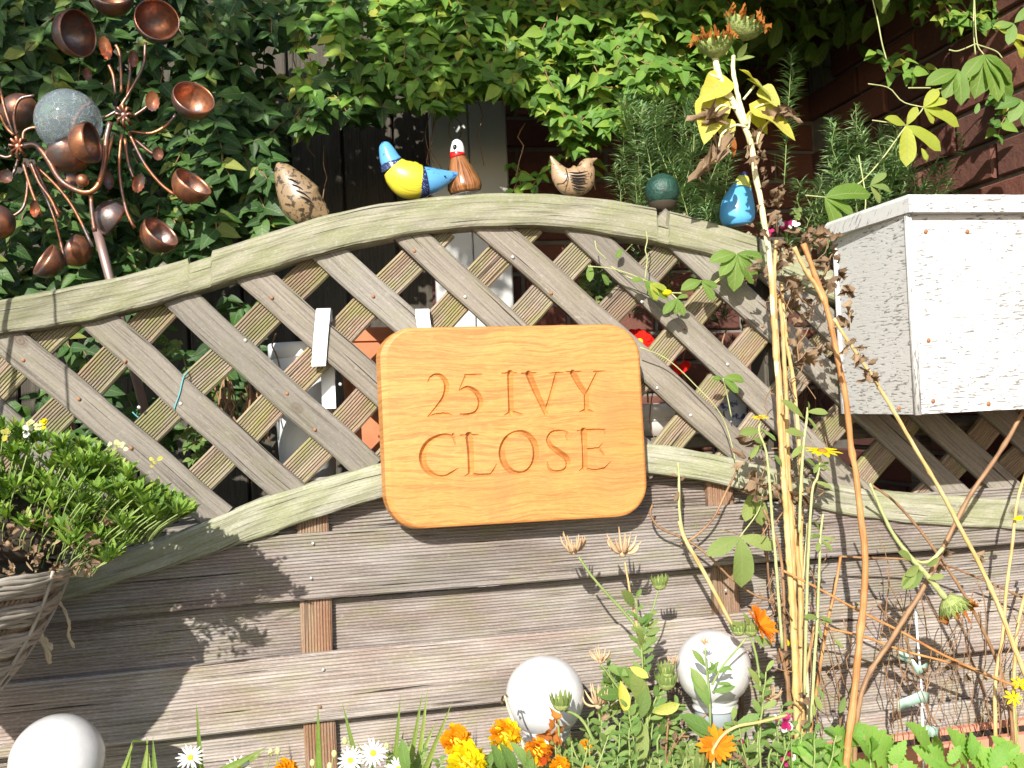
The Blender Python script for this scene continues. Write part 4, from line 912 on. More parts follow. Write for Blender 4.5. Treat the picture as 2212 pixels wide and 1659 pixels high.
# ---- rosemary
def rosemary(label, stems, Y0, Y1, seed):
    random.seed(seed); x0, y0 = stems[0][0]; t = thing('rosemary_bush', label, 'rosemary', (P(x0, y0, Y0).x, Y0, 0)); mb = MB(); smb = MB(); tp = leaf_tpl(.17, 'lance', 2, .2, .15)
    for st in stems:
        Y = U(Y0, Y1); q = pxpath(st, Y, 10 + len(st) * 3, Y - U(0, .03)); tube(smb, q, [.0011 * (1 - .6 * i / len(q)) for i in range(len(q))], 5)
        L_ = sum((q[i + 1] - q[i]).length for i in range(len(q) - 1)); nn = int(L_ / .0013)
        for k in range(nn):
            u = k / nn
            if u < .2 and rnd() < .4: continue
            f = u * (len(q) - 1); i = min(int(f), len(q) - 2); a = q[i].lerp(q[i + 1], f - i); td = (q[i + 1] - q[i]).normalized()
            o_ = td.orthogonal(); o_.rotate(Matrix.Rotation(rnd() * 6.28, 3, td)); d = o_ * U(.8, 1.2) + td * U(.3, 1.0)
            addm(mb, tp, frame(a, d, td + o_ * .2), U(.021, .034) * (1.0 if u < .93 else .75))
    stuff(part('needles', mb, L_ROSE, t)); stuff(part('stems', smb, ST_GREEN if rnd() < .5 else ST_BROWN, t)); return t
def sprays(cx, cy, w_, h_, n, base=None):
    out = []
    for i in range(n):
        x = cx + U(-w_, w_); y = cy + U(-h_, h_); bx = x + (cx - x) * .4 + U(-20, 20); by = y + U(70, 150); out.append([(bx, by), ((x + bx) / 2 + U(-15, 15), (y + by) / 2), (x, y)])
    return out
random.seed(31)
rosemary('rosemary bush behind the rail between the wren and the sunflower', [[(1500, 520), (1460, 380), (1400, 250)]] + sprays(1450, 290, 110, 110, 44) + sprays(1520, 400, 90, 80, 34) + sprays(1360, 360, 40, 60, 5) + [[(1420, 470), (1300, 600), (1285, 640), (1290, 590)]] + sprays(1290, 600, 40, 30, 7), .14, .30, 32)
rosemary('rosemary bush with upright tips behind the white planter', [[(1900, 520), (1860, 400), (1848, 225)]] + sprays(1870, 330, 90, 80, 46) + sprays(1960, 380, 110, 50, 28) + sprays(1780, 420, 60, 50, 10) + [[(2090, 470), (2085, 380), (2080, 285)]] + sprays(2060, 440, 60, 20, 5), .13, .26, 33)
rosemary('single tall rosemary sprig right of the sunflower head', [[(1694, 400), (1699, 300), (1704, 215), (1711, 108)], [(1700, 260), (1706, 200), (1716, 150)]] + sprays(1690, 520, 60, 60, 10), .18, .22, 34)
rosemary('low rosemary seen through the trellis right of the sign', sprays(1400, 560, 60, 30, 6) + sprays(1570, 560, 70, 40, 8) + sprays(1640, 620, 60, 40, 6), .10, .2, 35)

# ---- palmate passion-flower leaves and their vine
random.seed(41)
def palmate(parent, x, y, size, angs, mat, Y, lens=None, nrm=(-.15, -1, .55), pet=None):
    """lobes radiating from x, y; angs in degrees, 0 = right, 90 = up in the picture"""
    s = size * M(x, y, Y); a = P(x, y, Y); nv = jit(nrm, .15)
    for i, an in enumerate(angs):
        l = (lens[i] if lens else 1) * U(.93, 1.05); d = Vector((math.cos(R(an)), -.25 + U(-.15, .1), math.sin(R(an))))
        put('leaf', random.choice(PAL), mat, parent, a + Vector((0, U(-.001, .001), 0)), d, nv, s * l)
    if pet: mb = MB(); tube(mb, pxpath([(x, y, Y)] + [(q[0], q[1], q[2] if len(q) > 2 else Y + .01) for q in pet], Y, 10), .0011, 5); part('leaf_stalk', mb, ST_PGREEN, parent)
PAL = [leaf_tpl(.42, 'oblong', 7, .2, .18, .12), leaf_tpl(.48, 'oblong', 7, .3, .3, .15)]
pv = thing('passion_vine', 'light green passion vine with fingered leaves trailing over the trellis right of the sign', 'climbing plant', tuple(P(1500, 640, -.06)))
palmate(pv, 1591, 548, 82, [-172, -135, -98, -55, -8], L_PASSION, -.055, [.75, .8, .95, .9, .75], pet=[(1570, 590), (1545, 612)])
palmate(pv, 1515, 606, 52, [-165, -60, -20], L_PASSION, -.05, [1, 1.05, .8], pet=[(1480, 632), (1450, 632)])
palmate(pv, 1462, 645, 45, [-140, -100, -70, 20], L_PASSION, -.055, [1.1, .8, .9, .6], pet=[(1450, 634)])
palmate(pv, 1392, 606, 58, [-60, -35, 170], L_PASSION, -.05, [.9, 1.1, .5], pet=[(1360, 600), (1320, 575)])
palmate(pv, 1405, 612, 40, [-20, -70], L_PASSY, -.055)
palmate(pv, 1562, 817, 52, [175, 0, -45], L_PASSION, -.05, [.5, 1, .9], pet=[(1570, 850), (1580, 900)])
mb = MB(); 
for L_ in ([(1270, 575), (1330, 582), (1400, 608), (1450, 633), (1520, 620), (1560, 596), (1592, 555)], [(1382, 750), (1440, 775), (1500, 830), (1560, 900), (1590, 1000), (1598, 1060)], [(1393, 604), (1398, 560), (1394, 540), (1398, 520), (1396, 500)], [(1310, 560), (1290, 540), (1285, 520)]): tube(mb, pxpath(L_, -.045, 22), .0010, 5)
part('stem', mb, ST_PGREEN, pv)
mb = MB(); ball(mb, P(1441, 632, -.055), .006, 10, 6, (1.4, 1, .8)); part('flower_bud', mb, PT_YEL, pv)
for (x, y, s, d) in ((1275, 570, 40, -100), (1300, 590, 30, -60), (1330, 560, 25, 60), (1262, 510, 42, -90)): palmate(pv, x, y, s, [d], L_PASSION, -.03 if x != 1262 else .02)
pv3 = thing('passion_vine', 'passion vine with three fingered pale leaf hanging over the boards beside the tall stalks', 'climbing plant', tuple(P(1600, 1180, -.08)))
palmate(pv3, 1598, 1160, 90, [-162, -88, -15], L_SOFT, -.09, [.95, 1.15, .95], pet=[(1640, 1100), (1650, 1040)])
palmate(pv3, 1625, 1060, 70, [-110, -75], L_SOFT, -.07, [1, 1.1]); palmate(pv3, 1500, 1130, 10, [-60], L_SOFT, -.07)
mb = MB()
for L_ in ([(1410, 1090), (1405, 1110), (1425, 1140), (1480, 1165), (1530, 1200), (1580, 1250), (1640, 1290), (1700, 1300)], [(1600, 1000), (1570, 1060), (1540, 1120), (1500, 1160), (1470, 1175)], [(1465, 1010), (1470, 1080), (1468, 1120)], [(1640, 1100), (1655, 1180), (1662, 1260), (1680, 1330)]): tube(mb, pxpath(L_, -.055, 26), .0018, 6)
part('stem', mb, ST_BROWN, pv3)
mb = MB(); tube(mb, pxpath([(1467, 1125), (1480, 1165), (1520, 1235), (1560, 1310), (1592, 1370)], -.09, 20), .0032, 8); part('pale_stem', mb, ST_YEL, pv3)
pv2 = thing('passion_vine', 'yellowing passion vine hanging in front of the brick wall at top right', 'climbing plant', tuple(P(2000, 250, .1)))
YV = -.05
palmate(pv2, 1781, 426, 96, [12, -30, -72], L_PASSION, -.02, [1.1, .8, .95], pet=[(1740, 422), (1752, 425)])
palmate(pv2, 1958, 271, 96, [165, -102, -35, 60], L_PASSY, YV, [.6, 1, 1, .5], pet=[(1900, 262), (1884, 260)])
palmate(pv2, 1995, 232, 84, [-22, 20, 55, -60], L_PASSY, YV, [1.05, .7, .6, .5], pet=[(1950, 220), (1920, 190), (1875, 181)])
palmate(pv2, 2070, 150, 92, [-160, -125, -95], L_PASSION, YV, [1, .8, .9]); palmate(pv2, 2125, 118, 104, [-105, -80, -55, -35, -140], L_PASSION, YV, [.85, 1, 1.1, .9, .8], pet=[(2110, 90), (2105, 0)])
palmate(pv2, 2180, 78, 60, [-10, -50, 150], L_PASSY, YV, [.8, 1, .7]); palmate(pv2, 2206, 215, 66, [-170, -130, -90], L_HERB, YV); palmate(pv2, 2190, 50, 60, [-170, -120, 40], L_HERB, YV)
palmate(pv2, 1880, 400, 45, [-60, -10, 40], L_SOFT, .03); palmate(pv2, 1855, 480, 30, [-70], L_PASSION, -.03); palmate(pv2, 1990, 320, 30, [-80, -60], L_PASSY, YV); palmate(pv2, 2115, 222, 30, [-120], L_HERB, YV)
mb = MB()
for L_ in ([(2105, -30), (2103, 60), (2107, 118)], [(2107, 95), (2070, 110), (2050, 108)], [(2107, 95), (2150, 110), (2165, 125)], [(1880, -20), (1895, 40), (1905, 92), (1915, 130)], [(1781, 426), (1850, 400), (1900, 350), (1958, 271)], [(1958, 271), (1990, 240), (2010, 200), (2040, 190)], [(1855, 335), (1870, 440), (1850, 500)], [(1962, 190), (2010, 190)]): tube(mb, pxpath(L_, .03, 16), .0014, 5)
part('stem', mb, ST_PGREEN, pv2)
mb = MB()
for k in range(900): addm(mb, random.choice(PAL), frame((U(.72, 1.28), U(-.22, .78), U(1.97, 2.17)), (U(-1, 1), U(-1, 1), U(-1, .2)), (U(-1, 1), -1, 1)), U(.05, .08))  # extra unseen leaves added overhead to shade the brick wall
stuff(part('foliage', mb, L_PASSION, pv2))
vine('clematis', 'scattered dark clematis leaves hanging in front of the brick corner at top right', [([(1960, -20), (2212, -20), (2212, 60), (2000, 50)], 16), ([(1880, 110), (2020, 100), (2010, 150), (1920, 160)], 6), ([(2080, 160), (2212, 120), (2212, 320), (2140, 300)], 14), ([(1690, -20), (1800, -20), (1790, 20)], 1), ([(2030, 0), (2080, 0), (2060, 90), (2020, 60)], 3)], T_VINE, L_VINE, 36, 300, .05, .2, tuple(P(2050, 100, .1)), seed=12)

# ---- sunflowers
def flowerhead(parent, x, y, rw, rh, ang, Y, petals, npet=16, budm=BUD):
    """spent sunflower head: cup of green bracts, ragged petals at its rim; ang = where the top points (deg, 90 up)"""
    m_ = M(x, y, Y); c = P(x, y, Y); d = Vector((math.cos(R(ang)), -.25, math.sin(R(ang)))).normalized(); mq = d.to_track_quat('Z', 'Y').to_matrix()
    w2, h2 = rw * m_, rh * m_; mb = MB()
    lathe(mb, c, [(.004, -h2), (w2 * .5, -h2 * .8), (w2 * .85, -h2 * .35), (w2, h2 * .2), (w2 * .92, h2 * .6), (w2 * .5, h2 * .55), (0, h2 * .45)], 26, mq); hd = part('seedhead', mb, budm, parent)
    tp = leaf_tpl(.35, 'lance', 4, .3, -.25)
    for k in range(34):
        a = k * 2.4; rr = w2 * (.75 if k % 2 else .97); p = c + mq @ Vector((math.cos(a) * rr, math.sin(a) * rr, -h2 * .5 if k % 2 else 0)); put('bract', tp, L_SOFT, hd, p, (mq @ Vector((math.cos(a) * .45, math.sin(a) * .45, 1))), mq @ Vector((math.cos(a), math.sin(a), 0)), h2 * U(.65, 1.0))
    for k in range(npet):
        a = k / npet * 6.28 + U(-.2, .2); p = c + mq @ Vector((math.cos(a) * w2 * .9, math.sin(a) * w2 * .9, h2 * .5)); put('petal', random.choice(T_DRY), petals, hd, p, mq @ Vector((math.cos(a) * .7 + U(-.3, .3), math.sin(a) * .7, U(.4, 1))), mq @ Vector((math.cos(a), math.sin(a), U(-1, 1))), h2 * U(.6, 1.05))
    return hd
def stalk(parent, pts, wpx, Y, mat, Y1=None, name='stalk', knob=0, n=None):
    n = n or max(12, 5 * len(pts)); q = pxpath(pts, Y, n, Y1); m_ = M(pts[0][0], pts[0][1], Y); ws = wpx if hasattr(wpx, '__len__') else (wpx, wpx)
    r = []
    for i in range(n + 1):
        u = i / n; rr = (ws[0] + (ws[1] - ws[0]) * u) / 2 * m_; rr *= 1 + .07 * math.sin(i * 1.7)
        if knob and i % knob == 0: rr *= 1.22
        r.append(rr)
    jj = .07 * ws[0] * m_
    q = [a + Vector((U(-jj, jj), 0, 0)) for a in q]
    if pts[-1][1] >= 1590 and q[-1].z > .45: q += [q[-1].lerp(Vector((q[-1].x, q[-1].y, .42)), k / 3) for k in (1, 2, 3)]; r += [r[-1]] * 3
    if pts[0][1] >= 1600 and pts[-1][1] < 1600 and q[0].z > .45: q = [q[0].lerp(Vector((q[0].x, q[0].y, .42)), k / 3) for k in (3, 2, 1)] + q; r = [r[0]] * 3 + r
    mb = MB(); tube(mb, q, r, 9); return part(name, mb, mat, parent)
ROT = petalm('withered_petal', (.62, .24, .05), (.42, .14, .035))
sf = thing('sunflower', 'tall withered sunflower with two orange fringed heads and yellow leaves', 'sunflower', (P(1727, 1640, -.12).x, -.12, .42))
YSF = -.12
stalk(sf, [(1545, 118), (1548, 145), (1559, 178), (1587, 227), (1612, 281), (1624, 320), (1632, 373), (1648, 462), (1658, 526), (1666, 600), (1674, 729), (1682, 836), (1687, 942), (1694, 1040)], (15, 11), YSF, ST_PALE, n=56, name='stem')
stalk(sf, [(1666, 590), (1674, 729), (1682, 836), (1687, 942), (1694, 1040), (1706, 1095), (1713, 1235), (1716, 1352), (1722, 1492), (1727, 1640)], (12.5, 13), YSF, ST_TAN, n=60, name='stem', knob=9)
stalk(sf, [(1584, 120), (1584, 150), (1590, 190), (1600, 230), (1612, 270)], (9, 12), YSF - .004, ST_PALE, name='stem')
flowerhead(sf, 1546, 98, 36, 27, 100, YSF - .005, ROT, 18); flowerhead(sf, 1606, 60, 40, 26, 70, YSF - .01, ROT, 24)
def sl(x, y, x2, y2, s, mat=L_SUNY, w_=.62, n=(0, -1, .3), Y=YSF, dy=-.02, name='leaf', tp=None):
    a, d = pdir(x, y, x2, y2, Y, Y + dy); put(name, tp or random.choice(BIGL), mat, sf, a, d, n, d.length)
BIGL = [leaf_tpl(.72, 'ovate', 9, .25, .12, .1), leaf_tpl(.78, 'ovate', 9, .2, .2, .12)]
sl(1543, 208, 1524, 305, 90, Y=YSF + .01, n=(-.2, -1, .2)); sl(1560, 190, 1512, 250, 60, Y=YSF + .02); sl(1568, 165, 1518, 215, 60)
sl(1618, 225, 1730, 283, 100, n=(.2, -1, .9), dy=-.03); sl(1612, 170, 1672, 205, 70, n=(.4, -.7, 1)); sl(1596, 150, 1650, 178, 60, n=(.5, -.6, 1)); sl(1560, 255, 1575, 315, 60, Y=YSF + .02)
sl(1592, 128, 1616, 90, 40, L_SOFT); sl(1590, 130, 1628, 118, 40, L_SOFT, tp=T_LANCE[0]); sl(1640, 190, 1690, 225, 50, L_SUNY); sl(1618, 240, 1660, 285, 60, L_SUNY, Y=YSF + .02)
for (pts, w_) in (([(1612, 274), (1590, 270), (1570, 280), (1556, 296), (1553, 318)], 5), ([(1634, 312), (1640, 290), (1655, 268), (1680, 248), (1700, 238)], 5), ([(1580, 215), (1560, 205), (1545, 206)], 5), ([(1590, 235), (1560, 228), (1540, 245)], 5), ([(1606, 215), (1618, 200), (1630, 185)], 5), ([(1555, 170), (1545, 165), (1530, 160)], 6), ([(1616, 280), (1625, 240), (1650, 225), (1670, 222)], 5)):
    stalk(sf, pts, w_, YSF - .004, ST_PALE, name='leaf_stalk')
for (x, y, x2, y2) in ((1553, 300, 1548, 350), (1550, 335, 1515, 368), (1548, 240, 1520, 262), (1690, 240, 1728, 250), (1660, 262, 1700, 232), (1560, 255, 1540, 250)):
    for k in range(2): sl(x + U(-4, 4), y + U(-4, 4), x2, y2, 40, L_DRY if x > 1655 else leafb if False else L_DRY, tp=random.choice(T_DRY), n=(U(-1, 1), -1, U(-.5, .5)))
a, d = pdir(1583, 295, 1588, 340, YSF, YSF); put('petal', T_LANCE[0], ROT, sf, a, d, (0, -1, .3), d.length)
for k in range(5): sl(1620 + U(-8, 15), 290 + U(-5, 15), 1632 + U(-10, 15), 312 + U(-5, 15), 20, L_DRY, tp=random.choice(T_DRY), Y=YSF + .01)

def drybits(parent, spots, mat=L_DRY, sz=(18, 38), Y=-.1, n_=3):
    sz = (sz[0] * .8, sz[1] * .8)
    for (x, y) in spots:
        for k in range(n_):
            a = P(x + U(-12, 12), y + U(-12, 12), Y + U(-.015, .015)); s = U(*sz) * M(x, y, Y)
            put('dry_leaf', random.choice(T_DRY), mat, parent, a, (U(-1, 1), U(-.4, .4), U(-1.3, .4)), (U(-1, 1), -1, U(-1, 1)), s)
drybits(sf, [(1640, 345), (1650, 330), (1662, 395), (1672, 420), (1690, 410), (1655, 440), (1680, 455), (1670, 480), (1650, 570), (1640, 590), (1690, 520), (1720, 500), (1665, 370), (1700, 545), (1740, 500), (1630, 500)], Y=YSF - .01)
# dry stalk clump
dc = thing('dry_stalk_clump', 'bundle of upright tan dried stalks in front of the trellis', 'dried plant', (P(1735, 1640, -.11).x, -.11, .42))
YD = -.105
stalk(dc, [(1683, 633), (1690, 700), (1694, 779), (1699, 871), (1701, 960), (1704, 1030), (1713, 1120), (1727, 1250), (1730, 1400), (1736, 1660)], (9, 11), YD, ST_TAN, knob=9, n=70)
stalk(dc, [(1687, 610), (1694, 690), (1703, 760), (1713, 818), (1722, 907), (1731, 1049), (1730, 1165), (1733, 1305), (1731, 1445), (1740, 1660)], (8, 9), YD + .01, ST_YEL, knob=8, n=70)
stalk(dc, [(1678, 520), (1674, 570), (1673, 623), (1680, 760), (1690, 900), (1700, 1060)], (9, 9), YD - .012, ST_TAN, knob=11, n=50)
stalk(dc, [(1690, 1020), (1698, 1100), (1704, 1200), (1712, 1320), (1718, 1460), (1724, 1640)], (12, 15), YD - .02, ST_YEL, knob=7, n=50)
stalk(dc, [(1650, 1100), (1682, 1180), (1692, 1260), (1694, 1340), (1700, 1440), (1716, 1600), (1722, 1660)], (6, 9), YD, ST_BROWN, n=40)
stalk(dc, [(1745, 1130), (1738, 1230), (1730, 1330), (1742, 1450), (1748, 1640)], (5, 8), YD + .02, ST_PALE, n=40)
stalk(dc, [(1816, 1202), (1802, 1282), (1788, 1342), (1776, 1412), (1762, 1506), (1748, 1600), (1744, 1660)], (6, 8), YD + .03, ST_ORANGE, n=40)
stalk(dc, [(1685, 1400), (1700, 1470), (1706, 1560), (1712, 1660)], (8, 9), YD - .02, ST_BROWN, n=30); stalk(dc, [(1760, 1350), (1745, 1430), (1730, 1520), (1722, 1640)], (6, 9), YD - .02, ST_TAN, n=30)
stalk(dc, [(1816, 1202), (1874, 1205), (1920, 1206), (1963, 1209), (2042, 1221), (2126, 1254), (2240, 1305)], (5, 5), YD + .035, ST_BROWN, n=40)
stalk(dc, [(1692, 1233), (1762, 1268), (1855, 1319), (1949, 1366), (2042, 1417), (2159, 1468), (2240, 1500)], (5, 7), YD - .03, ST_ORANGE, n=50)
stalk(dc, [(1781, 1356), (1865, 1375), (1949, 1405), (2042, 1429), (2121, 1454), (2160, 1470)], (5, 6), YD - .02, ST_ORANGE, n=40)
drybits(dc, [(1620, 990), (1630, 1020), (1612, 1045), (1650, 1060), (1690, 1065), (1720, 1080), (1740, 1075), (1625, 960), (1700, 1400), (1720, 1430), (1740, 1440), (1705, 1500), (1730, 1560), (1700, 1590), (1745, 1380), (1700, 1345), (1760, 640), (1720, 620), (1700, 600), (1735, 680), (1715, 700), (1742, 760), (1725, 740), (1790, 600), (1770, 570), (1800, 700), (1780, 740), (1710, 540), (1690, 560), (1750, 520), (1770, 500)], sz=(26, 56), Y=YD - .005)
# big orange stalk and leaning ones
def stalkthing(label, Y, items, base=None, extra=None):
    t = thing('dried_stalk', label, 'dried stalk', tuple(P(items[0][0][-1][0], items[0][0][-1][1], Y)))
    for it in items: stalk(t, it[0], it[1], Y + (it[3] if len(it) > 3 else 0), it[2], knob=9, n=it[4] if len(it) > 4 else 60)
    return t
t = stalkthing('thickest orange brown dried stalk bending down past the left side of the planter', -.215, [([(1736, 526), (1758, 587), (1779, 640), (1797, 711), (1815, 800), (1829, 871), (1838, 960), (1849, 1025), (1860, 1118), (1869, 1202), (1865, 1305), (1855, 1398), (1846, 1492), (1833, 1600), (1826, 1680)], (11, 16), ST_ORANGE), ([(1715, 534), (1740, 583), (1761, 615), (1782, 655)], (9, 9), ST_TAN, 0, 20)])
drybits(t, [(1815, 610), (1825, 625), (1805, 595), (1740, 520), (1760, 500), (1800, 560), (1822, 670), (1830, 690), (1790, 520)], Y=-.215, sz=(25, 45))
t = stalkthing('straw yellow stalk leaning across the white planter to the bottom right', -.275, [([(1801, 688), (1830, 734), (1885, 815), (1928, 884), (1986, 983), (2028, 1053), (2070, 1132), (2117, 1221), (2159, 1314), (2191, 1398), (2240, 1520)], (7, 11), ST_YEL)])
drybits(t, [(1845, 755), (1858, 775), (1870, 795), (1838, 740), (1878, 808)], Y=-.275, sz=(25, 38), n_=3)
t = stalkthing('brown stalk crossing from the right edge down to the left behind the drooping bud', -.2, [([(2230, 860), (2205, 899), (2159, 978), (2103, 1058), (2065, 1128), (2037, 1184), (1991, 1277), (1958, 1328), (1921, 1389), (1883, 1445), (1862, 1495), (1850, 1560), (1845, 1660)], (9, 11), ST_BROWN)])
t = stalkthing('thin dark brown stalk slanting down right under the planter', -.1, [([(1883, 1048), (1939, 1090), (2009, 1174), (2084, 1286), (2126, 1366), (2159, 1445), (2182, 1538), (2192, 1660)], (5, 9), ST_BROWN)])
t = stalkthing('pair of upright straw stalks at the right edge of the picture', -.13, [([(2240, 960), (2200, 1072), (2187, 1174), (2173, 1282), (2166, 1375), (2150, 1480), (2152, 1660)], (6, 8), ST_YEL), ([(2240, 1200), (2210, 1300), (2196, 1375), (2190, 1500), (2200, 1660)], (6, 8), ST_YEL, .03)])
drybits(t, [(2060, 1440), (2040, 1450), (2000, 1440), (2080, 1460), (2120, 1450), (2030, 1215), (2120, 1200)], Y=-.14, sz=(18, 34), n_=2)
# drooping bud sunflower
ds = thing('sunflower', 'pale green drooping sunflower bud hanging below the planter', 'sunflower', tuple(P(2061, 1310, -.22)))
stalk(ds, [(1879, 1044), (1897, 1086), (1925, 1146), (1958, 1193), (1991, 1230), (2019, 1263), (2042, 1292)], (5, 15), -.22, ST_PGREEN, n=40)
flowerhead(ds, 2058, 1308, 31, 24, -65, -.22, ROT, 10)
for (x, y, x2, y2, tp) in ((1978, 1222, 1958, 1260, 0), (1995, 1235, 1962, 1262, 1), (2000, 1225, 2022, 1210, 0), (1985, 1222, 1965, 1238, 1), (2005, 1250, 2032, 1245, 0), (1970, 1210, 1950, 1196, 1)):
    a, d = pdir(x, y, x2, y2, -.225, -.235); put('leaf', T_OBL[2], L_SOFT, ds, a, d, jit((0, -1, .4), .3), d.length * 1.3)
stalk(ds, [(2037, 1184), (2015, 1208), (1995, 1215), (1975, 1210)], (9, 6), -.215, ST_PGREEN, n=14)
# thin live stems with soft leaves between the stalks
def softplant(label, stems, leaves, Y=-.13, mat=L_SOFT, flower=None, cat='flowering plant', name='daisy_plant', stm=ST_PGREEN, group=None):
    x, y = stems[0][-1]; t = thing(name, label, cat, (P(x, y, Y).x, Y, .42), group)
    for s in stems: stalk(t, s, (5, 7), Y, stm, name='stem', n=max(16, len(s) * 6))
    for (x, y, x2, y2) in leaves:
        a, d = pdir(x, y, x2, y2, Y, Y - .012); put('leaf', random.choice(T_OBL), mat, t, a, d, jit((0, -1, .6), .35), d.length)
    return t
def rays(parent, x, y, r, n, mat, Y, nrm=(0, -1, .5), eye=None, tpl=None, layers=1, cup=.15, eyer=.3, half=None):
    c = P(x, y, Y); z = Vector(nrm).normalized(); m = z.to_track_quat('Z', 'Y').to_matrix(); s = r * M(x, y, Y)
    for L_ in range(layers):
        for k in range(n):
            a = (k + .5 * L_) / n * 6.283 + U(-.08, .08); d = m @ Vector((math.cos(a), math.sin(a), cup + L_ * .25 + U(-.1, .1)))
            put('petal', random.choice(tpl or T_PET), mat, parent, c + d * s * .12, d, m @ Vector((math.cos(a) * -.3, math.sin(a) * -.3, 1)), s * U(.85, 1.05) * (1 - .2 * L_))
    if eye: mb = MB(); ball(mb, c + z * s * .05, s * eyer, 14, 8, (1, 1, .55), m=m); part('centre', mb, eye, parent)
EYE_Y = plain('daisy_eye', (.8, .5, .02), .8, .6, 500); EYE_D = plain('dark_eye', (.3, .15, .02), .8, .6, 500)
t = softplant('side-on yellow daisy with cupped petals beside the thick orange stalk', [[(1772, 985), (1766, 1030), (1755, 1060), (1747, 1180), (1742, 1320), (1738, 1500)]], [(1766, 1020), ][0:0] or [(1766, 1005, 1795, 1015), (1764, 1010, 1745, 990), (1768, 1000, 1760, 1020), (1766, 1008, 1790, 995), (1760, 1040, 1800, 1050)], Y=-.15)
rays(t, 1776, 976, 38, 13, PT_YEL, -.155, (.05, -.25, 1), EYE_D, cup=.1)
t = softplant('small yellow daisy among dry stems left of the tall stalks', [[(1642, 912), (1640, 935), (1655, 975), (1662, 1040), (1668, 1120), (1678, 1240), (1690, 1400)]], [(1640, 930, 1600, 935), (1642, 928, 1680, 945), (1645, 960, 1622, 985), (1642, 925, 1660, 935)], Y=-.14)
rays(t, 1642, 903, 19, 11, PT_YEL, -.142, (0, -.25, 1), EYE_D)
softplant('leafy stem with pale soft leaves rising through the tall stalks', [[(1745, 880), (1742, 910), (1736, 960), (1730, 1050), (1727, 1150)]], [(1738, 905, 1695, 860), (1742, 890, 1790, 890), (1742, 900, 1770, 925), (1745, 890, 1752, 870), (1738, 940, 1700, 930), (1735, 960, 1712, 985), (1690, 1010, 1680, 985), (1640, 960, 1625, 985), (1650, 960, 1630, 945)], Y=-.155, name='leafy_plant', cat='plant')
softplant('leafy stem with paired small leaves right of the tall stalks', [[(1778, 1110), (1772, 1160), (1770, 1230), (1766, 1330), (1760, 1420), (1752, 1560)]], [(1770, 1150, 1762, 1125), (1772, 1160, 1805, 1165), (1772, 1165, 1800, 1190), (1770, 1170, 1765, 1190), (1772, 1155, 1755, 1160), (1768, 1330, 1800, 1345), (1768, 1345, 1795, 1340), (1766, 1350, 1778, 1375), (1762, 1480, 1782, 1510), (1760, 1500, 1775, 1535), (1770, 1335, 1740, 1330), (1755, 1515, 1762, 1545), (1800, 1380, 1822, 1400), (1830, 1500, 1850, 1480), (1825, 1505, 1815, 1540), (1832, 1520, 1850, 1550)], Y=-.15, name='leafy_plant', cat='plant')
softplant('dry budded stem rising in front of the lower rail', [[(1465, 1000), (1467, 1050), (1468, 1110), (1480, 1170)]], [(1467, 1030, 1450, 1020), (1467, 1060, 1458, 1080), (1468, 1040, 1478, 1030)], Y=-.09, mat=L_DRY, name='leafy_plant', cat='plant', stm=ST_PGREEN)
t = thing('yellow_flower', 'two small yellow flowers at the right edge of the picture', 'flower', tuple(P(2205, 1495, -.14)))
rays(t, 2203, 1478, 20, 8, PT_YEL, -.14, (-.2, -.5, 1)); rays(t, 2190, 1508, 18, 8, PT_YEL, -.14, (-.4, -.6, .6)); stalk(t, [(2192, 1515), (2196, 1580), (2195, 1680)], (3, 3), -.135, ST_GREEN)
put('petal', T_OBL[2], PT_YEL, t, P(2188, 1122, -.14), (1, 0, .1), (0, -1, .3), .02); put('petal', T_OBL[2], PT_YEL, t, P(1700, 1380, -.1), (.2, 0, -1), (0, -1, .3), .012)

# ---- calendulas
def claw(parent, x, y, r, Y, n=13, up=90, mat=None):
    c = P(x, y, Y); s = r * M(x, y, Y); mb = MB()
    for k in range(n):
        a = k / n * 6.28 + U(-.3, .3); e = U(.15, 1.1); d = Vector((math.cos(a) * math.cos(e), math.sin(a) * math.cos(e), math.sin(e))); o_ = Vector((0, 0, 1))
        q = [c + d * s * .15, c + d * s * .5 + o_ * -s * .05, c + d * s * .85 + o_ * s * .1, c + d * s * U(.9, 1.15) + o_ * s * U(.25, .5)]; tube(mb, [Vector(v) for v in smoothpath(q, 8)], [s * .05, s * .07, s * .09, s * .1, s * .09, s * .08, s * .06, s * .04, s * .02], 5)
    ball(mb, c, s * .22, 8, 6); part('seedhead', mb, mat or DRYH, parent)
DRYH = stalkm('dry_seedhead', (.42, .27, .15), (.58, .42, .26), (.18, .09, .04))
cal = thing('calendula_plant', 'branching calendula with two clawed brown seedheads below the sign', 'calendula', (P(1410, 1640, -.14).x, -.14, .42)); YK = -.14
for s_, w_, m_ in (([(1250, 1203), (1275, 1240), (1300, 1270), (1320, 1292), (1350, 1325), (1375, 1360), (1390, 1420), (1393, 1480), (1398, 1560), (1395, 1680)], (5, 8), ST_GREEN), ([(1350, 1215), (1356, 1250), (1362, 1285), (1372, 1330), (1380, 1380)], (4, 6), ST_TAN), ([(1422, 1272), (1412, 1310), (1395, 1350), (1388, 1400)], (3, 5), ST_GREEN), ([(1298, 1435), (1320, 1465), (1345, 1500), (1380, 1550), (1400, 1600)], (4, 6), ST_GREEN), ([(1290, 1510), (1296, 1560), (1300, 1680)], (5, 6), ST_GREEN), ([(1450, 1470), (1430, 1500), (1410, 1540)], (4, 5), ST_GREEN)):
    stalk(cal, s_, w_, YK, m_, name='stem', n=40)
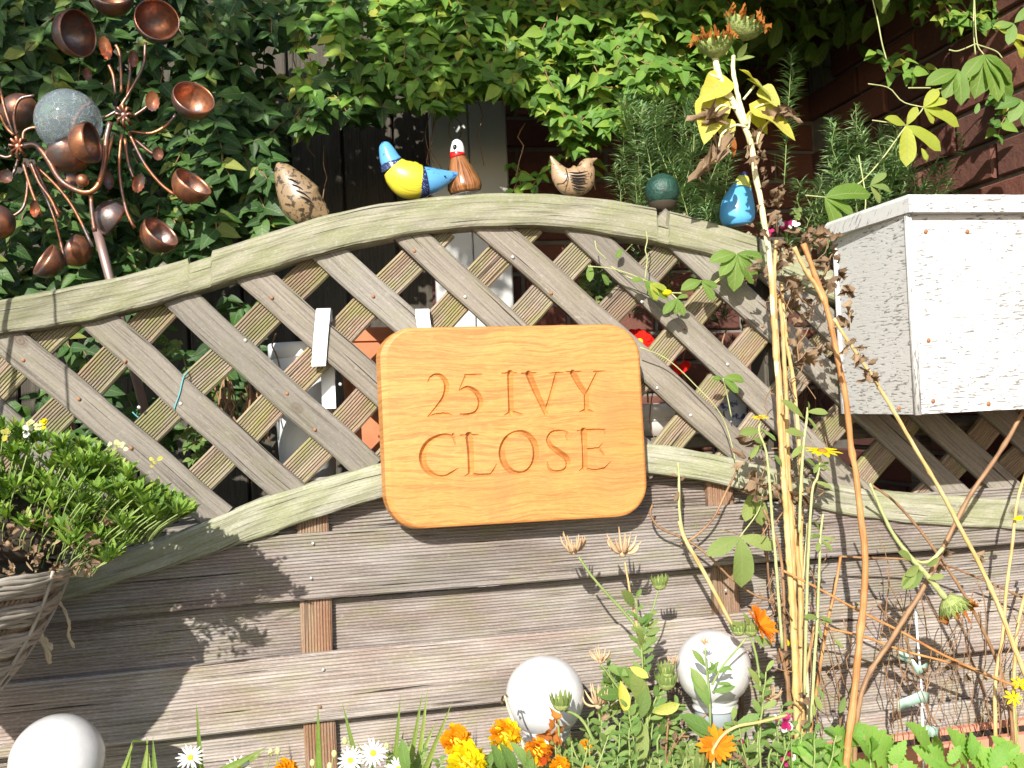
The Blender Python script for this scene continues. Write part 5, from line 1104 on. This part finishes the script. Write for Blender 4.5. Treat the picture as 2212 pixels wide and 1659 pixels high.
claw(cal, 1240, 1192, 34, YK, 15); claw(cal, 1345, 1196, 40, YK, 15); claw(cal, 1292, 1525, 34, YK - .01, 14); claw(cal, 1298, 1428, 26, YK, 10); claw(cal, 1455, 1432, 16, YK, 9); claw(cal, 1205, 1630, 42, YK - .03, 16)
def budm(parent, x, y, r, Y, mat=BUD, ang=90):
    c = P(x, y, Y); s = r * M(x, y, Y); mb = MB(); ball(mb, c, s, 16, 10, (1, 1, .85)); b_ = part('seedhead', mb, mat, parent); tp = T_LANCE[0]
    for k in range(14):
        a = k / 14 * 6.283; d = Vector((math.cos(a) * .5, math.sin(a) * .5, 1)); put('bract', tp, L_SOFT, b_, c + Vector((math.cos(a), math.sin(a), -.3)) * s * .85, d, (math.cos(a), math.sin(a), 0), s * U(1.3, 1.9))
budm(cal, 1425, 1262, 15, YK); budm(cal, 1440, 1475, 19, YK); budm(cal, 1440, 1452, 15, YK)
def sprig(parent, x, y, ang, ln, n, size, mat, Y, w_=1.0, tpls=None, stem=None, spread=1.0):
    """upright leafy shoot"""
    q = []; xx, yy = x, y
    for k in range(n):
        a = R(ang) + U(-.15, .15); xx += math.cos(a) * ln / n; yy -= math.sin(a) * ln / n; q.append((xx, yy))
    for k, (a, b) in enumerate(q):
        side = (1 if k % 2 else -1); an = R(ang) + side * U(.5, 1.1) * spread; d = Vector((math.cos(an), U(-.9, .2), math.sin(an))); put('leaf', random.choice(tpls or T_OBL), mat, parent, P(a, b, Y), d, jit((0, -1, .7), .4), size * M(a, b, Y) * U(.75, 1.25) * (1 - .4 * k / n))
    if stem: stalk(parent, [(x, y)] + q, (5, 3), Y, stem, name='stem', n=12)
for (x, y, an, ln) in ((1392, 1480, 95, 190), (1385, 1420, 80, 90), (1400, 1560, 70, 90), (1330, 1500, 110, 60), (1310, 1560, 80, 70), (1300, 1620, 90, 120), (1350, 1640, 80, 120), (1400, 1640, 80, 110), (1280, 1660, 95, 110), (1330, 1680, 85, 120), (1420, 1600, 60, 90), (1370, 1600, 100, 80), (1250, 1680, 90, 80), (1440, 1660, 80, 90)):
    sprig(cal, x, y, an, ln, 13, 38, L_HERB if rnd() < .8 else L_SOFT, YK + U(-.03, .03), stem=ST_GREEN)
for (x, y, x2, y2, m_) in ((1380, 1500, 1345, 1450, L_HERB), (1400, 1530, 1372, 1470, L_SOFT), (1410, 1540, 1460, 1525, L_SUNY), (1395, 1560, 1372, 1650, L_SOFT), (1370, 1310, 1350, 1282, L_SOFT), (1386, 1352, 1405, 1330, L_HERB), (1380, 1555, 1395, 1500, L_SOFT), (1310, 1440, 1350, 1455, L_HERB), (1345, 1500, 1300, 1500, L_HERB), (1360, 1440, 1395, 1460, L_SUNY), (1340, 1470, 1352, 1530, L_SUNY)):
    a, d = pdir(x, y, x2, y2, YK - .01, YK - .03); put('leaf', T_OBL[2], m_, cal, a, d, jit((0, -1, .5), .3), d.length * 1.15)
drybits(cal, [(1420, 1600), (1450, 1560), (1470, 1590), (1430, 1640), (1300, 1550), (1480, 1540)], Y=YK, sz=(16, 30), n_=2)
for s_ in ([(1530, 1540), (1480, 1580), (1440, 1640), (1430, 1690)], [(1490, 1590), (1460, 1600), (1430, 1680)], [(1445, 1540), (1440, 1600), (1435, 1680)]): stalk(cal, s_, (4, 5), YK, ST_BROWN, name='stem')
c2 = thing('calendula_plant', 'thin calendula stem with a bud and side shoot in front of the right globe', 'calendula', (P(1536, 1640, -.2).x, -.2, .42)); Yc2 = -.21
stalk(c2, [(1523, 1400), (1527, 1450), (1532, 1500), (1534, 1570), (1532, 1640), (1530, 1700)], (4, 6), Yc2, ST_GREEN, name='stem', n=30); stalk(c2, [(1612, 1378), (1590, 1405), (1560, 1440), (1538, 1480)], (4, 5), Yc2, ST_GREEN, name='stem', n=20)
claw(c2, 1523, 1390, 14, Yc2, 12)
for (x, y, x2, y2) in ((1524, 1440, 1505, 1412), (1526, 1460, 1550, 1435), (1532, 1505, 1505, 1455), (1534, 1532, 1506, 1460), (1536, 1495, 1585, 1485), (1550, 1460, 1542, 1435), (1550, 1455, 1575, 1440), (1560, 1440, 1580, 1445), (1545, 1478, 1575, 1475), (1527, 1448, 1540, 1440)):
    a, d = pdir(x, y, x2, y2, Yc2, Yc2 - .01); put('leaf', T_OBL[1], L_HERB, c2, a, d, jit((0, -1, .5), .3), d.length * 1.1)
c3 = thing('calendula_plant', 'calendula with vivid orange flower turned sideways beside the right globe', 'calendula', (P(1640, 1640, -.19).x, -.19, .42)); Yc3 = -.2
rays(c3, 1636, 1352, 46, 17, PT_ORA, Yc3, (.55, -.55, .5), tpl=[leaf_tpl(.3, 'petal', 4, .2, .1)], layers=2, cup=.45)
budm(c3, 1622, 1362, 15, Yc3); budm(c3, 1595, 1362, 14, Yc3)
stalk(c3, [(1618, 1368), (1632, 1410), (1642, 1480), (1640, 1560), (1632, 1680)], (5, 7), Yc3, ST_GREEN, name='stem', n=30)
for (x, y, x2, y2) in ((1630, 1375, 1665, 1390), (1628, 1372, 1650, 1395), (1620, 1350, 1612, 1330), (1610, 1360, 1590, 1345), (1640, 1480, 1625, 1450), (1642, 1500, 1665, 1470)):
    a, d = pdir(x, y, x2, y2, Yc3, Yc3 - .01); put('leaf', T_LANCE[0], L_SOFT, c3, a, d, jit((0, -1, .5), .3), d.length * 1.2)
claw(c3, 1665, 1510, 26, Yc3, 14); drybits(c3, [(1660, 1500), (1680, 1520)], Y=Yc3, sz=(14, 26), n_=2)
for (x, y, an, ln) in ((1640, 1600, 85, 150), (1660, 1640, 75, 120), (1620, 1660, 110, 110), (1690, 1680, 80, 110), (1580, 1680, 95, 80), (1600, 1660, 60, 90), (1710, 1680, 100, 90), (1560, 1680, 80, 60)): sprig(c3, x, y, an, ln, 11, 42, L_HERB, Yc3 + U(-.02, .04), stem=ST_GREEN)
for (x, y, x2, y2) in ((1558, 1596, 1478, 1540), (1570, 1595, 1640, 1540), (1540, 1600, 1490, 1560)):
    a, d = pdir(x, y, x2, y2, -.23, -.24); put('leaf', T_OBL[0], L_HERB, c3, a, d, (.1, -1, .9), d.length)
c4 = thing('calendula_plant', 'low calendula with ragged orange flower under the right globe', 'calendula', (P(1545, 1650, -.23).x, -.23, .42))
rays(c4, 1545, 1610, 40, 16, PT_ORA, -.235, (-.2, -.9, .5), tpl=[leaf_tpl(.3, 'petal', 4, .3, .1, .3)], layers=2, cup=.5, eye=EYE_D)
stalk(c4, [(1545, 1620), (1542, 1700)], (6, 6), -.22, ST_GREEN); stalk(c4, [(1700, 1545), (1640, 1560), (1590, 1570), (1560, 1590), (1540, 1620)], (6, 7), -.245, ST_YEL, n=20)
budm(c4, 1500, 1652, 24, -.24); drybits(c4, [(1520, 1650), (1590, 1620), (1600, 1640)], Y=-.24, sz=(20, 34), n_=2)
# seedhead in front of middle globe
c5 = thing('calendula_plant', 'green curled seedhead on a bent stem in front of the middle globe', 'calendula', (P(1260, 1640, -.24).x, -.24, .42))
budm(c5, 1212, 1520, 19, -.235); stalk(c5, [(1222, 1535), (1245, 1545), (1262, 1562), (1282, 1600), (1300, 1640), (1306, 1700)], (6, 8), -.23, ST_GREEN, n=24)
for k in range(6): put('leaf', T_DRY[k % 3], ROT, c5, P(1195 + U(-12, 14), 1580 + U(-18, 10), -.24), (U(-1, 1), 0, U(-1, 1)), (U(-1, 1), -1, 0), .022)
stalk(c5, [(1090, 1500), (1098, 1530), (1110, 1560), (1130, 1610), (1148, 1680)], (4, 7), -.24, ST_PALE, n=20); drybits(c5, [(1092, 1500)], Y=-.24, sz=(14, 20), n_=3)
stalk(c5, [(1205, 1550), (1208, 1600), (1212, 1690)], (5, 6), -.24, ST_GREEN)

# ---- marigolds
def marigold(x, y, r, mat, label, Y=-.24, eye=None, two=None):
    t = thing('marigold', label, 'marigold', (P(x, y, Y).x, Y, .42)); c = P(x, y, Y); s = r * M(x, y, Y); tp = T_PETW[0]
    for k in range(75):
        u = (k + .5) / 75; th = math.acos(1 - 1.35 * u); ph = k * 2.39996; d = Vector((math.sin(th) * math.cos(ph), -math.cos(th) * .75, math.sin(th) * math.sin(ph) * .85 + .35 * math.cos(th))).normalized()
        put('petal', tp, mat if not two or rnd() > .4 else two, t, c + d * s * .45, jit(d, .25), jit(d.orthogonal(), .5), s * U(.5, .68))
    mb = MB(); ball(mb, c, s * .55, 14, 8); part('core', mb, EYE_Y, t)
    mb = MB(); lathe(mb, c + Vector((0, .004, -s * .5)), [(.003, -s * .6), (s * .35, -s * .1), (s * .4, s * .2)], 14); part('calyx', mb, BUD, t)
    stalk(t, [(x, y + r * .7), (x + 6, y + 120)], (6, 6), Y + .01, ST_GREEN, name='stem', n=8); return t
marigold(985, 1598, 33, PT_MARI, 'orange yellow marigold above the lemon one, left of the middle globe')
marigold(1091, 1587, 35, PT_MARI, 'round orange yellow marigold beside the middle globe', two=PT_YEL)
marigold(1008, 1646, 44, PT_YEL, 'large lemon yellow marigold at the bottom edge', Y=-.26)
marigold(1162, 1622, 30, PT_RUST, 'rusty red edged marigold under the middle globe', Y=-.25, two=PT_MARI)
marigold(1210, 1655, 22, PT_MARI, 'small orange marigold at the bottom edge under the middle globe', Y=-.26)
marigold(1265, 1614, 16, PT_MARI, 'tiny orange marigold right of the middle globe collar', Y=-.2)
marigold(618, 1662, 24, PT_MARI, 'orange marigold at the bottom edge left of the white daisies', Y=-.24)
marigold(1270, 1672, 16, PT_RUST, 'dark orange marigold at the bottom edge right of the middle globe', Y=-.25)
mg = thing('marigold_foliage', 'strap leaves and dark foliage under the marigolds', 'plant', (P(1100, 1660, -.24).x, -.24, .42))
for (x, y, x2, y2) in ((1100, 1600, 1165, 1670), (1090, 1680, 1078, 1625), (1040, 1680, 1060, 1640), (1120, 1680, 1100, 1620), (880, 1680, 870, 1620), (1140, 1690, 1150, 1640), (1060, 1700, 1040, 1650)):
    a, d = pdir(x, y, x2, y2, -.25, -.27); put('leaf', T_OBL[1], L_HERB, mg, a, d, jit((0, -1, .5), .3), d.length * 1.1)
for (x, y, an, ln) in ((880, 1680, 90, 70), (860, 1680, 100, 60), (900, 1690, 80, 70), (1060, 1690, 90, 60), (1125, 1690, 80, 60), (950, 1700, 90, 60), (1180, 1690, 90, 50), (1230, 1690, 90, 70)): sprig(mg, x, y, an, ln, 11, 22, L_HERB, -.22, tpls=T_SERR, spread=1.2)

# ---- white daisies, buds
def daisy(x, y, r, label, nrm, Y=-.24):
    t = thing('daisy', label, 'daisy', (P(x, y, Y).x, Y, .42), 'white daisies at the bottom edge'); rays(t, x, y, r, 17, PT_WHITE, Y, nrm, EYE_Y, tpl=[leaf_tpl(.2, 'petal', 4, .2, .1)], cup=.12, eyer=.24)
    stalk(t, [(x, y + 4), (x + 5, y + 50), (x + 4, y + 110)], (3, 3), Y + .008, ST_GREEN, name='stem', n=8)
daisy(411, 1637, 27, 'white daisy nearest the left globe light', (.1, -.75, .65)); daisy(515, 1662, 28, 'white daisy cut by the bottom edge, second from left', (0, -.7, .7)); daisy(757, 1643, 27, 'white daisy left of the tallest open daisy', (-.1, -.8, .6))
daisy(806, 1627, 29, 'widest open white daisy near the centre batten', (0, -.9, .5)); daisy(860, 1662, 28, 'white daisy cut by the bottom edge, rightmost', (-.1, -.7, .7))
bd = thing('budding_stems', 'thin stems with small closed buds by the left batten', 'plant', tuple(P(600, 1650, -.22)))
for (x, y, x2, y2) in ((585, 1625, 562, 1690), (600, 1622, 585, 1700), (722, 1628, 700, 1690), (675, 1648, 670, 1700), (712, 1655, 706, 1700), (745, 1600, 800, 1650), (835, 1612, 852, 1660)):
    stalk(bd, [(x, y), ((x + x2) / 2 + 3, (y + y2) / 2), (x2, y2)], (2.4, 2.4), -.22, ST_GREEN, name='stem', n=8)
    mb = MB(); ball(mb, P(x, y, -.22), .0035, 10, 6, (1, 1, 1.4)); part('bud', mb, PT_CREAM, bd)
# grass blades
gr = thing('grass_clump', 'tall thin grass blades in front of the boards at the bottom', 'grass', (P(600, 1700, -.22).x, -.22, .42))
for (x, y, x2, y2, w_) in ((268, 1680, 285, 1600, 9), (285, 1600, 318, 1602, 8), (308, 1680, 318, 1600, 7), (320, 1680, 316, 1590, 6), (335, 1680, 330, 1590, 6), (436, 1690, 425, 1515, 7), (690, 1660, 689, 1515, 7), (780, 1690, 735, 1520, 8), (850, 1690, 865, 1498, 7), (858, 1680, 870, 1580, 8), (880, 1690, 915, 1492, 8), (900, 1690, 930, 1490, 8), (905, 1690, 978, 1512, 8), (890, 1680, 945, 1560, 9), (500, 1655, 580, 1610, 7), (515, 1660, 575, 1620, 6), (820, 1690, 770, 1600, 6), (915, 1690, 950, 1580, 7), (842, 1690, 835, 1610, 6), (255, 1690, 290, 1605, 6)):
    a = P(x, y, -.23); b = P(x2, y2, -.22)
    if y > 1640: a = a + (a - b) * max(0, (a.z - .55) / max(.01, (b.z - a.z))) * .9
    d = b - a; tp = leaf_tpl(w_ / max(60, math.hypot(x2 - x, y2 - y)), 'strap', 7, .5, U(-.05, .1)); put('blade', tp, L_GRASS, gr, a, d, jit((0, -1, .3), .3), d.length)

# ---- pink flowers, bright serrated plant, labels
fu = thing('pink_flower_plant', 'magenta and white small flowers at the foot of the tall stalks', 'flowering plant', (P(1640, 1680, -.2).x, -.2, .42))
for (x, y, r, n_) in ((1700, 1560, 22, 6), (1592, 1592, 20, 6), (1705, 1640, 24, 6), (1588, 1625, 13, 4), (1675, 1550, 9, 3), (1610, 1572, 10, 3), (1754, 1635, 10, 3)):
    for k in range(n_ + 3): put('petal', T_PETW[0], PT_PINK if k % 3 else PT_WHITE, fu, P(x, y, -.215), (U(-.6, .6), U(-.6, .3), U(-1, .8)), (U(-1, 1), -1, U(-.3, .3)), r * M(x, y, -.215) * U(.7, 1.1))
    stalk(fu, [(x, y), (x + 6, y + 50), (x, y + 130)], (3, 4), -.2, ST_GREEN, name='stem', n=8)
for (x, y, r, m_) in ((1698, 490, 13, PT_PINK), (1660, 500, 10, PT_PINK), (1680, 480, 12, PT_WHITE), (1715, 488, 10, PT_WHITE), (1720, 465, 12, L_SOFT)):
    for k in range(6): put('petal', T_PETW[0], m_, fu, P(x + U(-5, 5), y + U(-5, 5), .05), (U(-1, 1), U(-.6, .3), U(-1, 1)), (U(-.5, .5), -1, .3), r * M(x, y, .05) * 1.1)
rf = thing('red_flower', 'bright red flower with yellow centre behind the trellis at the sign corner', 'flower', tuple(P(1380, 740, .06)))
rays(rf, 1382, 738, 30, 9, PT_RED, .06, (0, -.9, .4), EYE_Y, tpl=T_PETW, layers=2, eyer=.25); stalk(rf, [(1382, 745), (1395, 800), (1400, 870)], (4, 4), .07, ST_GREEN)
for k in range(5): put('petal', T_PETW[0], PT_RED, rf, P(1466 + U(-6, 6), 796 + U(-6, 6), .06), (U(-1, 1), -.3, U(-1, 1)), (0, -1, .3), .018)
sv = thing('serrated_leaf_plant', 'bright green serrated leaves in front of the terracotta trough at bottom right', 'plant', (P(2000, 1640, -.2).x, -.2, .42))
SER = [(1835, 1612, 1795, 1565), (1840, 1612, 1865, 1560), (1880, 1640, 1850, 1575), (1880, 1640, 1905, 1590), (1920, 1650, 1882, 1560), (1925, 1650, 1962, 1590), (1800, 1640, 1700, 1600), (1830, 1640, 1740, 1650), (1850, 1660, 1800, 1600), (2010, 1620, 1965, 1545), (2015, 1620, 2052, 1580), (2040, 1650, 1980, 1610), (2050, 1650, 2080, 1600), (2090, 1650, 2060, 1560), (2100, 1640, 2105, 1570), (2130, 1650, 2085, 1600), (2140, 1660, 2190, 1590), (2150, 1650, 2212, 1600), (2160, 1670, 2110, 1600), (2200, 1660, 2150, 1580), (2060, 1680, 2010, 1640), (1900, 1680, 1850, 1640), (1980, 1690, 1940, 1630), (1770, 1680, 1730, 1600), (1790, 1690, 1850, 1650), (2230, 1660, 2180, 1625), (2030, 1700, 2090, 1650), (1740, 1690, 1700, 1620)]
for (x, y, x2, y2) in SER:
    a, d = pdir(x, y, x2, y2, -.2 + U(-.03, .02), -.23); put('leaf', random.choice(T_SERR), L_BRIGHT, sv, a, d, jit((0, -1, .7), .35), d.length * .8)
    stalk(sv, [(x, y), (x + U(-5, 5), y + 40), (x + U(-10, 10), y + 90)], (3, 4), -.2, ST_GREEN, name='stem', n=6)
mx_ = thing('leafy_groundcover', 'mixed green leaves filling the bed along the bottom edge right of centre', 'plant', (P(1600, 1690, -.22).x, -.22, .42))
for k in range(62):
    x = U(1230, 1860); sprig(mx_, x, 1715, U(65, 115), U(50, 150), random.randint(8, 12), U(26, 46), random.choice((L_HERB, L_SOFT, L_HERB)), U(-.27, -.13), stem=ST_GREEN)
lb = thing('plant_label_stick', 'white cane with three pale green tape flags in front of the boards', 'plant label', (P(1990, 1640, -.1).x, -.1, .42))
mb = MB(); tube(mb, pxpath([(1978, 1315), (1982, 1380), (1988, 1450), (1992, 1540), (1996, 1700)], -.1, 14), .0019, 7); part('cane', mb, WHITE_P, lb)
def flag(pts, wd):
    q = smoothpath(pts, 8); vs = []
    for i, a in enumerate(q):
        for s in (-1, 1): vs.append(P(a[0], a[1] + s * wd / 2, -.102 + .006 * math.sin(i * .9) + s * .001))
    m = MB().add(vs, [(i * 2, i * 2 + 1, i * 2 + 3, i * 2 + 2) for i in range(8)]); o = part('tape', m, TAPE, lb); s_ = o.modifiers.new('thickness', 'SOLIDIFY'); s_.thickness = .0005
flag([(1940, 1412), (1965, 1425), (1985, 1448), (2005, 1440)], 20); flag([(1940, 1525), (1965, 1515), (1990, 1505), (2008, 1510)], 24); flag([(1990, 1585), (2010, 1580), (2030, 1585)], 24)
# ---- thin dry tangle at right
random.seed(77); mb = MB()
for i in range(38):
    x = U(1760, 2200); y = U(1560, 1640); L_ = [(x, y)]; dxx = U(-.7, .7)
    for s in range(8): x += U(-14, 14) + dxx * 25; y -= U(15, 60); L_.append((x, y))
    tube(mb, pxpath(L_, U(-.14, -.05), 14), U(.0005, .0011), 4)
for i in range(40):
    x = U(1620, 1780); y = U(600, 1600); L_ = [(x, y)]
    for s in range(4): x += U(-22, 22); y -= U(-5, 35); L_.append((x, y))
    tube(mb, pxpath(L_, U(-.14, -.06), 12), U(.0006, .0012), 4)
tg = thing('dry_tangle', 'fine dry brown stems tangled round the tall stalks', 'dried plant', (P(1900, 1640, -.1).x, -.1, .42)); stuff(part('tangle', mb, ST_BROWN, tg))
drybits(tg, [(U(1770, 2150), U(1250, 1560)) for _ in range(30)], Y=-.08, sz=(8, 20), n_=1)

# ---- basket plant
random.seed(51)
bp = thing('basket_plant', 'bushy green rosette plant spilling from the wicker hanging basket', 'plant', tuple(bc)); YB = -.24
TOPY = [(-200, 880), (0, 905), (100, 930), (180, 950), (230, 985), (300, 1025), (360, 1070), (405, 1092)]
BOTY = [(-200, 1260), (0, 1235), (60, 1215), (140, 1195), (180, 1225), (260, 1225), (300, 1160), (405, 1120)]
mb = MB(); smb = MB(); cnt = 0; ros = []
for k in range(520):
    x = U(-420, 395); yt = np.interp(x, *zip(*TOPY)); yb = np.interp(x, *zip(*BOTY)); v = rnd()
    y = yt + 18 + (yb - yt - 22) * v
    if x < 100 and y > 1160 and rnd() < .6: continue
    if x > 300 and y > 1150: continue
    Y = YB + U(-.06, .06) + .10 * abs(v - .4); ros.append((x, y, Y))
ros += [(232, 1215, -.3), (150, 1180, -.33), (165, 1165, -.32), (140, 1150, -.31), (245, 1205, -.3)]
ros.sort(key=lambda r: r[2])
for (x, y, Y) in ros:
    c = P(x, y, Y); hub = P(-60 + x * .3, 1200, -.25); ax = Vector((U(-.35, .35) + (x - 100) * .0014, -.4, 1.2)).normalized(); m = ax.to_track_quat('Z', 'Y').to_matrix()
    tube(smb, [Vector(v) for v in smoothpath([c, c.lerp(hub, .12) + Vector((0, 0, -.008)), c.lerp(hub, .2) + Vector((0, .01, -.02))], 4)], .0008, 4, cap=False)
    n = random.randint(9, 15)
    for j in range(n):
        a = j * 2.4; e = .55 + .8 * j / n; d = m @ Vector((math.cos(a) * math.cos(e), math.sin(a) * math.cos(e), math.sin(e))); s = U(32, 52) * M(x, y, Y) * (1.05 - .35 * j / n)
        if cnt < 290: put('leaf', random.choice(T_SUC), L_BASKET, bp, c, d, m @ Vector((-math.cos(a) * .5, -math.sin(a) * .5, 1)), s); cnt += 1
        else: addm(mb, random.choice(T_SUC), frame(c, d, m @ Vector((-math.cos(a) * .5, -math.sin(a) * .5, 1))), s)
stuff(part('foliage', mb, L_BASKET, bp)); stuff(part('stems', smb, ST_GREEN, bp))
mb = MB()
for k in range(170):
    x = U(-160, 230); y = U(1110, 1245) if x > -20 else U(1000, 1240); a = P(x, y, U(-.33, -.22)); addm(mb, random.choice(T_DRY + T_LANCE), frame(a, (U(-1, 1), U(-.5, .5), U(-1, .6)), (U(-1, 1), -1, U(-1, 1))), U(.006, .017))
stuff(part('dead_leaves', mb, L_DRY, bp))
for (x, y, m_) in ((70, 912, PT_CREAM), (95, 918, PT_YEL), (80, 922, PT_CREAM), (60, 930, PT_WHITE), (15, 935, L_SUNY), (245, 965, PT_CREAM), (262, 972, PT_CREAM), (335, 1000, L_SUNY), (395, 0, PT_CREAM)):
    if y < 10: continue
    for k in range(4): put('petal', T_PETW[0], m_, bp, P(x + U(-7, 7), y + U(-6, 6), -.30), (U(-1, 1), U(-.5, .2), U(-.6, 1)), (U(-.6, .6), -1, U(-.3, .6)), U(.004, .008))
mb = MB(); ball(mb, P(20, 1140, -.20), 150 * M(20, 1140), 20, 12, (1.0, .5, .45)); part('root_ball', mb, SOIL, bp)
